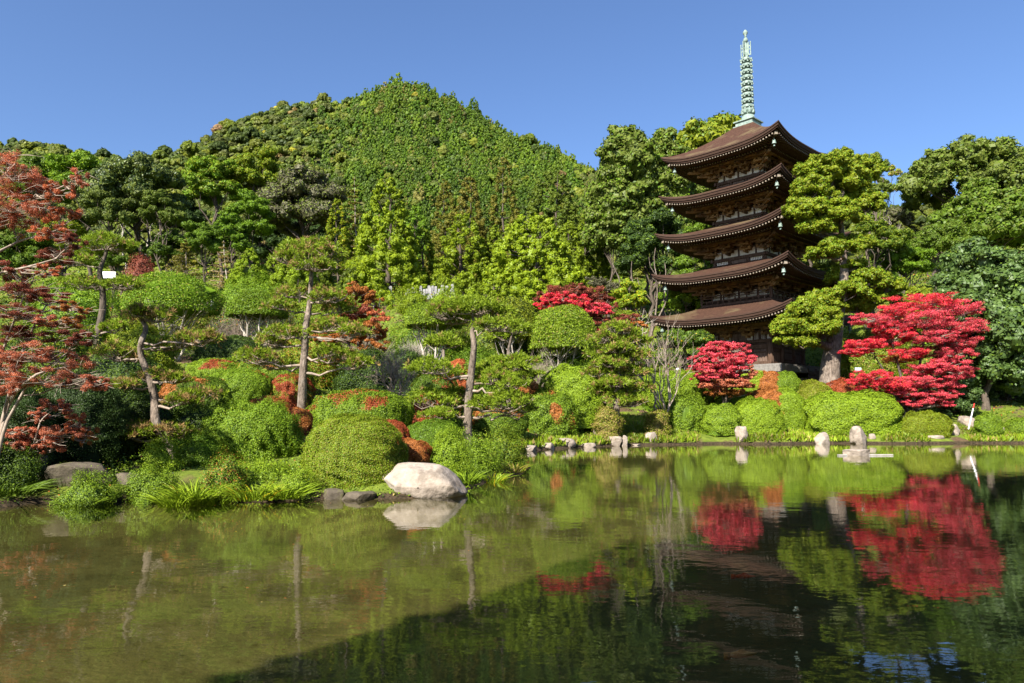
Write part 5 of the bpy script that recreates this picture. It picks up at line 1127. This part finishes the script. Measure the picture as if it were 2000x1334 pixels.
# railing and dark board fence round the pagoda
DKW = rough_mat('dark_fence_wood', (.03, .022, .018), (.075, .055, .045), 5, bump=.2, stretch=(5, 5, 1))
def fence(a, b, h, label, n, rails, name, thick=.09):
    a, b = np.array(a), np.array(b); rt = empty(name, (a + b) / 2, label, 'fence'); c = (a + b) / 2; L = b - a; ln = np.hypot(L[0], L[1]); rz = math.atan2(L[1], L[0])
    for i in range(n):
        p = a + L * i / (n - 1) - c; g = Geo(); g.box(p + np.array([0, 0, h / 2 - .1]), (thick, thick, h + .2), rz); g.build('post', DKW, rt)
    g = Geo()
    for z, t in rails: g.box((0, 0, z), (ln, .05, t), rz)
    g.build('rails', DKW, rt)
    return rt
za = gz(*at(1480, 735, 54.5)[:2]); p = lambda px, D: np.array([*on_ground(px, D)[:2], gz(*on_ground(px, D)[:2])])
fence(p(1470, 55.0), p(1580, 54.6), 1.0, 'low dark picket railing in front of the pagoda corner', 14, [(.95, .07), (.55, .06)], 'picket_railing')
fence(p(1585, 57), p(1690, 56.5), 1.15, 'dark board fence between the pagoda and the crimson maple', 8, [(.25, .3), (.6, .3), (.95, .3)], 'board_fence')
# board on a post, lamp, white sign, tombs
o_ = at(1676, 722, 54.0); rt = empty('notice_board', (o_[0], o_[1], gz(o_[0], o_[1])), 'small pale blue board on a thin post by the dark fence', 'notice board'); z = o_[2] - rt.location.z
g = Geo(); g.box((0, 0, z), (.5, .04, .32), .1); g.build('panel', rough_mat('pale_blue', (.5, .6, .72), (.62, .7, .8), 2, bump=0), rt); g = Geo(); g.tube([(0, .05, -.1), (0, .05, z)], [.03, .03], 6); g.build('post', DKW, rt)
o_ = at(1324, 722, 50.2); rt = empty('garden_lamp', (o_[0], o_[1], gz(o_[0], o_[1])), 'round white garden lamp showing above the reddish mound', 'lamp'); z = o_[2] - rt.location.z
g = Geo(); a = np.linspace(-1.5, 1.5, 9); g.lathe(np.stack([.135 * np.cos(a) + .002, .135 * np.sin(a) + z], 1), n=14); g.build('globe', WHITE, rt, True); g = Geo(); g.tube([(0, 0, -.1), (0, 0, z - .12)], [.03, .03], 6); g.build('post', DKW, rt)
o_ = at(212, 537, 64); rt = empty('signboard', (o_[0], o_[1], gz(o_[0], o_[1])), 'white board with faint grey marks beyond the forked dark pine', 'sign'); z = o_[2] - rt.location.z
g = Geo(); g.box((0, 0, z), (1.22, .06, .62), .12); g.build('panel', WHITE, rt)
g = Geo()
for x, zz, w_, h_ in ((-.36, .08, .05, .2), (-.30, .1, .18, .04), (-.33, -.02, .16, .04), (-.1, .1, .05, .16), (-.06, .02, .16, .04), (.12, .02, .06, .26), (.17, .1, .16, .04), (.2, -.06, .12, .04), (.4, .06, .05, .2), (.4, .1, .16, .04)):
    g.box((x * math.cos(.12) + .034 * math.sin(.12), x * math.sin(.12) - .036, z + zz), (w_, .006, h_), .12)
g.build('lettering', rough_mat('faded_ink', (.36, .36, .4), (.45, .45, .48), 4, bump=0), rt)
g = Geo()
for x in (-.45, .45): g.tube([(x, .08, -.1), (x, .08, z + .2)], [.035, .035], 6)
g.build('posts', DKW, rt)
GR = rough_mat('grey_tombstone', (.17, .17, .17), (.33, .32, .31), 4, bump=.15)
def gravestone(h, w_, seed, rounded=False):
    rt = empty('gravestone', (0, 0, 0), '', 'gravestone')
    g = Geo(); g.box((0, 0, .08), (w_ * 2.3, w_ * 2.0, .36)); g.build('plinth', GR, rt)
    g = Geo(); g.box((0, 0, .36), (w_ * 1.6, w_ * 1.4, .22)); g.box((0, 0, .47 + h / 2), (w_, w_ * .9, h)); g.box((0, 0, .47 + h + .03), (w_ * .98, w_ * .88, .07), taper=.55); g.build('shaft', GR, rt)
    return rt
protos = [gravestone(.85, .38, 1), gravestone(1.15, .42, 2), gravestone(.65, .34, 3)]
GS = [(806, 566, 68.6, 0, 'near the lower edge'), (812, 560, 67.0, 1, ''), (822, 556, 68.2, 1, ''), (829, 560, 67.3, 0, ''), (838, 554, 67.8, 1, ''), (845, 558, 69.8, 2, ''), (851, 559, 68.2, 0, ''), (858, 560, 67.3, 2, ''), (798, 566, 68.8, 2, ''), (841, 549, 67.0, 1, ''), (834, 564, 67.9, 2, ''), (864, 562, 68.6, 0, ''),
      (735, 552, 79, 1, 'gravestone standing alone above the rust brown maple'), (762, 584, 69.2, 0, 'gravestone left of the low tufted cedar'), (795, 594, 65, 0, 'gravestone just right of the low tufted cedar'), (811, 586, 67, 2, 'gravestone tucked between low cedars under the cemetery'), (873, 590, 67, 0, 'low gravestone at the foot of the broad skirted cedar'), (884, 566, 68.1, 2, 'gravestone half hidden by the broad skirted cedar'),
      (419, 503, 66, 1, 'tall gravestone left of the thin tan conifer'), (424, 514, 64, 2, 'low gravestone below the tall one by the thin tan conifer'), (416, 536, 60, 0, 'pinkish gravestone at the lower left of the thin tan conifer'), (455, 515, 64, 1, 'gravestone just right of the thin tan conifer'), (480, 545, 57, 0, 'pale gravestone in front of the small bright green conifer'), (1217, 612, 59, 1, 'white stone post left of the slender white bare tree'), (1040, 580, 72, 2, 'small gravestone under the wide rounded cedar')]
first = [True, True, True]
for px, py, D, k, lab in GS:
    if first[k]: rt = protos[k]; first[k] = False; kids = None
    else:
        rt = protos[k].copy(); COL.objects.link(rt)
        for ch in protos[k].children: c_ = ch.copy(); COL.objects.link(c_); c_.parent = rt
    P = at(px, py, D); rt.location = (P[0], D, gz(P[0], D)); dz = P[2] + .25 - rt.location.z; rt.rotation_euler.z = .2 * math.sin(px)
    rt.scale = (.66, .66, .66) if len(lab) < 22 else (.8, .8, .8); 
    if px == 1217: rt.scale = (.9, .9, 1.9)
    cemetery = len(lab) < 22
    rt['label'] = 'grey gravestone crowded among others in the hillside cemetery' if cemetery else lab
    rt['group'] = 'gravestones in the cemetery' if cemetery else 'gravestones among the trees'
# stooping visitor half hidden behind the hedge
def visitor():
    o_ = at(1254, 712, 50.5); x, y = o_[0], o_[1]; z0 = gz(x, y); rt = empty('person', (x, y, z0), 'person in a dark navy jacket stooping behind the long green mound', 'person')
    hz = o_[2] - z0; k = max(hz, .9) / .98
    bm = bmesh.new(); pts = {'pelvis': (0, 0, .86), 'waist': (.06, -.02, 1.02), 'chest': (.26, -.05, 1.2), 'neck': (.42, -.07, 1.3), 'head': (.5, -.08, 1.36), 'hl': (-.02, .1, .82), 'kl': (.06, .11, .45), 'al': (-.02, .11, .06), 'tl': (.14, .12, .02), 'hr': (-.02, -.1, .82), 'kr': (.1, -.12, .46), 'ar': (.02, -.12, .06), 'tr': (.18, -.13, .02), 'sl': (.3, .15, 1.22), 'el': (.36, .2, .94), 'wl': (.5, .14, .74), 'sr': (.3, -.24, 1.22), 'er': (.38, -.28, .94), 'wr': (.52, -.2, .75)}
    rad = dict(pelvis=.15, waist=.14, chest=.16, neck=.065, head=.1, hl=.1, kl=.065, al=.045, tl=.04, hr=.1, kr=.065, ar=.045, tr=.04, sl=.075, el=.05, wl=.035, sr=.075, er=.05, wr=.035)
    ed = [('pelvis', 'waist'), ('waist', 'chest'), ('chest', 'neck'), ('neck', 'head'), ('pelvis', 'hl'), ('hl', 'kl'), ('kl', 'al'), ('al', 'tl'), ('pelvis', 'hr'), ('hr', 'kr'), ('kr', 'ar'), ('ar', 'tr'), ('chest', 'sl'), ('sl', 'el'), ('el', 'wl'), ('chest', 'sr'), ('sr', 'er'), ('er', 'wr')]
    vs = {a: bm.verts.new(b) for a, b in pts.items()}
    for a, b in ed: bm.edges.new((vs[a], vs[b]))
    me = bpy.data.meshes.new('body'); names = list(pts); bm.to_mesh(me); bm.free()
    o = bpy.data.objects.new('body', me); COL.objects.link(o); o.parent = rt
    md = o.modifiers.new('skin', 'SKIN'); 
    if not me.skin_vertices: bpy.context.view_layer.objects.active = o
    for i, a in enumerate(names): me.skin_vertices[0].data[i].radius = (rad[a], rad[a])
    me.skin_vertices[0].data[0].use_root = True
    o.modifiers.new('sub', 'SUBSURF').levels = 2; o.modifiers['sub'].render_levels = 2
    me.materials.append(rough_mat('navy_cloth', (.02, .022, .05), (.04, .045, .09), 5, bump=.1))
    g = Geo(); a = np.linspace(-1.5, 1.5, 9); g.lathe(np.stack([.1 * np.cos(a) + .002, .125 * np.sin(a)], 1), (.52, -.08, 1.37), 14); g.build('head', rough_mat('skin_tone', (.45, .28, .2), (.5, .32, .24), 4, bump=0), rt, True)
    g = Geo(); a = np.linspace(-.1, 1.5, 7); g.lathe(np.stack([.112 * np.cos(a) + .002, .13 * np.sin(a)], 1), (.5, -.08, 1.38), 14); g.build('hair', rough_mat('dark_hair', (.02, .014, .01), (.04, .03, .02), 6, bump=0), rt, True)
    rt.rotation_euler.z = R(190)
try: visitor()
except Exception as e: print('visitor', e)
# two carp
def koi(px, py, rz, label, c):
    p_ = water_at(px, py); g = Geo(); t = np.linspace(0, 1, 9); r_ = .055 * np.sin(np.pi * t ** .7) ** .8 + .004
    g.tube(np.stack([(t - .5) * .5, .02 * np.sin(t * 5), 0 * t], 1), r_, 8); g.box((-.29, 0, 0), (.12, .012, .11), taper=1.0); g.box((-.02, 0, .055), (.16, .01, .05), taper=.6)
    o = g.build('koi_fish', rough_mat('koi_' + c, *({'r': ((.5, .06, .02), (.7, .12, .04)), 'o': ((.5, .22, .06), (.7, .4, .15))}[c]), 6, bump=0, rough=.4), smooth=True)
    o.scale = (.55, .55, .55); o.location = (p_[0], p_[1], -.14); o.rotation_euler.z = rz; tag(o, label, 'carp', 'carp under the pond surface')
koi(1455, 1104, .1, 'reddish carp just under the dark water nearer the far shore', 'r'); koi(1450, 1246, .3, 'small pale orange carp under the dark near water', 'o')
# ------------------------------------------------------------------ wooded hill
r = rng(2024)
pts = []; D = 100.
while D < 392:
    for u in np.arange(-.84, .86, .0132): pts.append((u + r.normal() * .005, D * (1 + .006 * r.normal())))
    D += D * .0126
pts = np.array(pts); PXs = 1000 + pts[:, 0] * FPX * 1.02; Dr = np.interp(PXs, RIDGE[:, 0], RIDGE[:, 1])
k = (pts[:, 1] < Dr + 6) & ~((PXs > 1190) & (PXs < 1640) & (pts[:, 1] > 160)) & (PXs > -60) & (PXs < 2060); pts, PXs, Dr = pts[k], PXs[k], Dr[k]
Z = ground_z(pts[:, 0] * pts[:, 1], pts[:, 1])
FR = np.array([pts[:, 0] * pts[:, 1], pts[:, 1], Z]).T
def coarse(kind, seed, n=620, sz=.62):
    "one far tree at unit scale about 8 m high; colours around white so that the object colour tints it"
    r_ = rng(seed)
    if kind == 'broad':
        C, Rr = envelope_lumps((3.2, 3.2, 2.9), 13 if n > 500 else 5, 1.3 if n > 500 else 1.9, seed, (0, 0, 4.7), -.1, .85)
    else:
        C, Rr = cone_lumps(7.6, 2.3, 26 if n > 500 else 8, seed, .14, .7, .36 if n > 500 else .5); C[:, 2] += 1.2
    PAL['white'] = ((.72, .72, .72), (1.2, 1.2, 1.2))
    g = lumps(C, Rr, n, sz, 'white', seed + 5, up=.3, rnd=.34, shell=.3, keepdown=.25, tone=.22, core=.9)
    return np.concatenate(g.V), np.concatenate(g.F), np.concatenate(g.C)
COLS = dict(conifer=[(.062, .120, .008), (.08, .145, .008), (.10, .165, .010), (.07, .12, .010), (.118, .18, .012)],
            broad=[(.06, .085, .014), (.08, .115, .014), (.105, .14, .014), (.05, .075, .014), (.115, .135, .02), (.12, .155, .014), (.085, .10, .022), (.14, .16, .016)])
kinds = []
fz = snoise(np.stack([PXs / 200, pts[:, 1] / 90], 1), 1.6, 8)
for i in range(len(pts)):
    px, D = PXs[i], pts[i, 1]
    con = r.random() < .92 * np.clip((px - (560 + .25 * (D - 250))) / 170, 0, 1) * np.clip((1190 - px) / 110, 0, 1) or (px < 640 and fz[i] > .7 and px > 300)
    if px > 1040 and D > 245: con = False
    kinds.append('conifer' if con else 'broad')
# the largest crowns, spread over the whole face, stand as single trees
big = np.zeros(len(pts), bool); big[r.choice(len(pts), 290, replace=False)] = True
near = np.nonzero(big)[0]; far = np.nonzero(~big)[0]
lib = {kd: [coarse(kd, 50 + j, 900, .52) for j in range(4)] for kd in ('broad', 'conifer')}
libf = {kd: [coarse(kd, 80 + j, 210, .62) for j in range(5)] for kd in ('broad', 'conifer')}
def tree_col(i):
    c = np.array(COLS[kinds[i]][r.integers(len(COLS[kinds[i]]))]); f = (.66 if kinds[i] == 'conifer' else .78) + .45 * r.random()
    if kinds[i] == 'broad' and r.random() < .02: c = np.array([(.20, .14, .05), (.26, .24, .02), (.17, .12, .035)][r.integers(3)])
    if kinds[i] == 'conifer' and r.random() < .04: c = np.array((.16, .15, .03))
    return c * f * (1 + .16 * np.clip(fz[i], -1.5, 1.5))
# the nearest stand as single trees
meshes = {}
for kd in lib:
    for j, (V, F, Cc) in enumerate(lib[kd]):
        g = Geo(); g.add(V, F, Cc); o = g.build('broadleaf_tree' if kd == 'broad' else 'cypress_tree', LEAF); meshes[kd, j] = o.data; bpy.data.objects.remove(o)
for i in near:
    kd = kinds[i]; o = bpy.data.objects.new('broadleaf_tree' if kd == 'broad' else 'cypress_tree', meshes[kd, int(r.integers(4))]); COL.objects.link(o)
    s = (.95 + .4 * r.random()) * np.clip(pts[i, 1] / 345, .3, 1) * (.62 if Dr[i] - pts[i, 1] < 22 else 1); o.location = FR[i]; o.scale = (s, s, s * (.9 + .25 * r.random())); o.rotation_euler.z = r.random() * 6.28
    o.color = (*tree_col(i), 1)
    hi_ = 'high' if pts[i, 1] > .62 * Dr[i] else 'low'; side = 'left' if PXs[i] < 640 else ('middle' if PXs[i] < 1180 else 'right')
    where = {'left': 'on the left mountain slope', 'middle': 'on the mountain face', 'right': 'on the slope behind the pagoda'}[side]
    kind_ = 'bright green cypress' if kd == 'conifer' else 'rounded broadleaf tree'
    tag(o, '%s above the forest %s %s' % (kind_, hi_, where), 'tree', '%s trees %s %s' % ('cypress' if kd == 'conifer' else 'broadleaf', hi_, where))
# the rest is one mass
g = Geo()
for i in far:
    V, F, Cc = libf[kinds[i]][int(r.integers(5))]; s = (.56 + .36 * r.random()) * np.clip(pts[i, 1] / 345, .3, 1); a = r.random() * 6.28
    if Dr[i] - pts[i, 1] < 14: s *= .82
    g.add(rot(V, a) * np.array([s, s, s * (.85 + .3 * r.random())]) + FR[i], F, Cc * tree_col(i) * (.97 + .06 * r.random(3)))
o = g.build('forest', LEAF); tag(o, 'dense mixed forest covering the mountain up to its ridge', kind='stuff')
# the odd coloured trees one can pick out on the mountain
for px, py, D, c, lab in ((731, 276, 300, (.5, .03, .04), 'single scarlet tree high on the mountain face'), (611, 277, 300, (.6, .3, .02), 'single yellow orange tree high on the mountain left of the scarlet one'), (545, 222, 338, (.34, .30, .03), 'yellowish tree near the left shoulder of the mountain'), (432, 262, 262, (.22, .14, .07), 'brownish tree just below the left ridge shoulder')):
    P = at(px, py, D); V, F, Cc = libf['broad'][0]; g = Geo(); g.add(V * np.array([1.0, 1.0, .8]), F, Cc); o = g.build('broadleaf_tree', LEAF); o.location = (P[0], D, P[2] - 2.6); o.color = (*c, 1)
    tag(o, lab, 'tree', None)
bare_tree(335, 590, 246, 222, 'pale dead trunk standing near the left shoulder of the mountain', 301, n=2, depth=1, r0=.5, stems=1, spread=.25, first=.7)

# ------------------------------------------------------------------ tall trees behind the viewer that shade the near pond
r = rng(66)
SHD = [(-4.1, -9.0, 29), (-5.9, -13.6, 33), (-7.7, -18.2, 37), (.3, -9.5, 29), (3.6, -9.0, 29), (7.5, -8, 27), (12, -9, 26)]
C, Rr = cone_lumps(21, 2.6, 150, 70, .8, .08, .36); C[:, 2] += 2
g0 = lumps(C, Rr, 14000, .7, 'dark', 71, shell=.5, keepdown=.8, core=.9); t0 = Geo(); t0.tube([(0, 0, -1), (0, 0, 8), (0, 0, 20)], [.5, .4, .12], 8)
proto = empty('cedar_tree', (0, 0, 0), 'tall dark cedar in the row behind the viewer that shades the near water', 'cedar', 'cedars behind the viewer'); t0.build('trunk', BARKD, proto, True); g0.build('crown', LEAF, proto)
for i, (x, y, h) in enumerate(SHD):
    rt = proto
    if i:
        rt = proto.copy(); COL.objects.link(rt)
        for ch in proto.children: c_ = ch.copy(); COL.objects.link(c_); c_.parent = rt
    s = h / 23; rt.location = (x, y, gz(x, y)); rt.scale = (s, s, s); rt.rotation_euler.z = r.random() * 6.28

# ------------------------------------------------------------------ grass, bank plants, undergrowth
r = rng(12)
def scatter(n, x0, x1, y0, y1):
    P = np.stack([x0 + (x1 - x0) * r.random(n), y0 + (y1 - y0) * r.random(n)], 1); return P
# grass on the far lawn and verges
P = scatter(90000, -2, 36, 34, 47); sd = pond_sd(P[:, 0], P[:, 1]); f = snoise(P, .9, 31)
k = (sd > .0) & (sd < 5.5) & (f > -.95 + .3 * r.random(len(P))); P = P[k]; sd = sd[k]
P3 = np.stack([P[:, 0], P[:, 1], ground_z(P[:, 0], P[:, 1])], 1)
Lg = (.10 + .12 * r.random(len(P))) * (1 + .8 * (sd < .8)); d = unit(r.normal(size=P3.shape) * .4 + np.array([0, 0, 1])); N = np.cross(d, r.normal(size=P3.shape))
g = Geo(); col = palc('lime', len(P), r, [('azalea', .35), ('tan', .18), ('olive', .2)]) * (.8 + .25 * snoise(P, .6, 77))[:, None].clip(.55, 1.2); g.leaves(P3 + d * Lg[:, None] * .45, N, Lg * 1.0, col, .28, 3, T=d)
tag(g.build('grass', LEAF), 'short bright grass along the far shore and lawn', kind='stuff')
# grass and low leafy cover on the near bank
P = scatter(90000, -16, 1.6, 14, 38); sd = pond_sd(P[:, 0], P[:, 1]); k = (sd > -.05) & (r.random(len(P)) < np.where(sd < 3.5, 1, .5)); P = P[k]; sd = sd[k]
f = snoise(P, 1.3, 41); f2 = snoise(P, 3.1, 42); z = ground_z(P[:, 0], P[:, 1]); hgt = np.clip(.10 + .12 * f + .08 * f2, .02, .42) * np.clip(.4 + sd, .4, 1.2)
k = f > -1.0; P, z, hgt, f, f2 = P[k], z[k], hgt[k], f[k], f2[k]
P3 = np.stack([P[:, 0], P[:, 1], z + hgt * r.random(len(P))], 1)
C1 = palc('azalea', len(P), r, [('lime', .25), ('mid', .3)]); C2 = palc('mid', len(P), r, [('dark', .4), ('rust', .12), ('tan', .06)])
px_ = 1000 + P[:, 0] / P[:, 1] * FPX
mixm = (f2 * .7 + np.clip((px_ - 300) / 200, -1, 1) * .8 + r.normal(size=len(P)) * .4 > .1)
g = Geo(); g.leaves(P3, r.normal(size=P3.shape) * .8 + np.array([0, -.2, .8]), .045 + .035 * r.random(len(P)), np.where(mixm[:, None], C1, C2), .6, 9)
tag(g.build('ground_cover', LEAF), 'low leafy plants and weeds covering the near bank', kind='stuff')
# undergrowth on the slopes between the shrubs and under the trees
P = scatter(260000, -75, 75, 20, 112); u = P[:, 0] / P[:, 1]; sd = pond_sd(P[:, 0], P[:, 1]); pagd = np.maximum(np.abs(P[:, 0] - PX), np.abs(P[:, 1] - PY))
k = (sd > 1.5) & (np.abs(u) < .85) & (pagd > 6) & ~((u > .05) & (P[:, 1] < 47.5)) & (r.random(len(P)) < np.clip(60 / P[:, 1], .3, 1)); P = P[k]
z = ground_z(P[:, 0], P[:, 1]); f = snoise(P, .5, 51); f2 = snoise(P, 1.7, 52); hgt = np.clip(.35 + .3 * f + .2 * f2, .05, 1.3) * np.clip((P[:, 1] - 30) / 25, .22, 1)
P3 = np.stack([P[:, 0], P[:, 1], z + hgt * r.random(len(P)) ** .7], 1); s = np.clip(P[:, 1] * .0034, .07, .34)
g = Geo(); c1 = palc('mid', len(P), r, [('azalea', .25), ('olive', .2), ('dark', .2), ('rust', .05)])
g.leaves(P3, r.normal(size=P3.shape) * .75 + np.array([0, -.2, .8]), s, c1, .6, 10)
tag(g.build('undergrowth', LEAF), 'leafy undergrowth covering the slopes between shrubs and trees', kind='stuff')
# single plants and tufts at the near waterline
def tuft(px, py, D, n, h, spread, pal, label, seed, width=.014, extra=None, name='grass_tuft', cat='grass tuft', bend=.5):
    r_ = rng(seed); b = at(px, py, D); x, y = b[0], D; z = max(gz(x, y), -.05); g = Geo()
    for i in range(n):
        a = r_.random() * 6.28; s0 = np.array([math.cos(a), math.sin(a), 0]) * spread * r_.random() ** .5 * .5; L = h * (.6 + .5 * r_.random())
        dr = unit(np.array([math.cos(a) * .5 + r_.normal() * .25, math.sin(a) * .5 + r_.normal() * .25, 1.0])); t = np.linspace(0, 1, 5)[:, None]
        P_ = s0 + dr * L * t + np.array([math.cos(a), math.sin(a), -.5]) * bend * L * t ** 2.2
        side = unit(np.cross(dr, r_.normal(size=3))); wv = width * (1 - t ** 2 * .9)
        Vv = np.stack([P_ - side * wv, P_ + side * wv], 1); g.grid(Vv, C=palc(pal, 1, r_, extra)[0])
    o = g.build(name, LEAF); o.location = (x, y, z); tag(o, label, cat, 'tufts at the near waterline')
tuft(382, 972, 15.7, 260, .78, .75, 'lime', 'tall bright arching grass tuft at the near waterline', 1, extra=[('gold', .05)])
tuft(345, 978, 15.4, 200, .5, .7, 'lime', 'lower yellow green grass tuft left of the tall arching one', 2)
tuft(425, 970, 15.8, 120, .4, .6, 'azalea', 'short grass tuft right of the tall arching one', 3)
tuft(500, 972, 15.9, 260, .5, 1.1, 'lime', 'wide sunlit grass tuft left of the big clipped mound', 4, extra=[('gold', .08)])
tuft(560, 970, 16, 200, .5, .8, 'lime', 'grass tuft against the foot of the big clipped mound', 5)
tuft(20, 945, 15.6, 200, .6, .9, 'mid', 'dark arching grass clump at the left edge', 6, bend=.8)
tuft(910, 955, 18.5, 160, .5, .6, 'azalea', 'grass tuft right of the pale boulder', 7)
tuft(962, 938, 20.3, 150, .42, .7, 'lime', 'bright yellow grass tuft at the tip of the bank', 8, extra=[('gold', .1)])
tuft(1005, 922, 22.4, 120, .4, .6, 'tan', 'dry grass tuft hanging over the point of the bank', 9, extra=[('olive', .5)])
tuft(160, 960, 15.3, 140, .35, .7, 'azalea', 'fresh green tuft under the large dark flat topped rock', 10)
def leafy(px0, px1, pt, pb, D, pal, label, seed, extra=None): return shrub(px0, px1, pt, pb, D, pal, label, seed=seed, loose=1.1, lumpy=.16, extra=extra, name='leafy_plant', cat='plant', group='leafy plants on the near bank', ls=1.0)
leafy(838, 905, 862, 945, 19.5, 'azalea', 'bright leafy plant behind the right side of the pale boulder', 71, [('lime', .4)])
leafy(890, 960, 868, 935, 21.5, 'azalea', 'leafy plant below the trunk of the spreading pine', 72, [('lime', .2), ('mid', .3)])
leafy(945, 1018, 858, 925, 23.2, 'mid', 'dark weedy plant at the point of the bank', 73, [('olive', .4), ('azalea', .2)])
leafy(405, 470, 900, 972, 16.2, 'mid', 'reddish green weed between two grass tufts', 74, [('azalea', .4), ('rust', .15)])
leafy(255, 330, 925, 978, 15.9, 'azalea', 'spreading green weed left of the tall arching grass', 75, [('mid', .4)])
leafy(285, 330, 872, 940, 17.4, 'lime', 'light green sapling under the low twisted pine', 76)
leafy(565, 605, 930, 970, 16.3, 'azalea', 'leafy weed at the left foot of the big clipped mound', 77, [('lime', .4)])
leafy(340, 420, 862, 915, 18.6, 'green', 'green bush beneath the low twisted pine trunk', 78, [('mid', .3)])
leafy(-20, 60, 880, 955, 16, 'mid', 'dark plant at the left edge above the water', 79, [('dark', .4)])
leafy(450, 570, 915, 945, 17.6, 'azalea', 'sunlit weeds below the loose round shrub', 80, [('lime', .5)])
leafy(120, 210, 940, 985, 15.4, 'mid', 'low weeds in front of the large dark flat topped rock', 81, [('azalea', .5)])

# fallen leaves drifting on the near water
P = np.stack([-6 + 8 * r.random(160), 5.5 + 11 * r.random(160) ** .8], 1); P = P[pond_sd(P[:, 0], P[:, 1]) < -.15]
g = Geo(); g.leaves(np.stack([P[:, 0], P[:, 1], np.full(len(P), .012)], 1), np.array([0, 0, 1.]) + .12 * r.normal(size=(len(P), 3)), .035, palc('tan', len(P), r, [('rust', .4), ('gold', .2)]), .6, 5)
tag(g.build('fallen_leaves', LEAF), 'scattered fallen leaves drifting on the near pond water', kind='stuff')
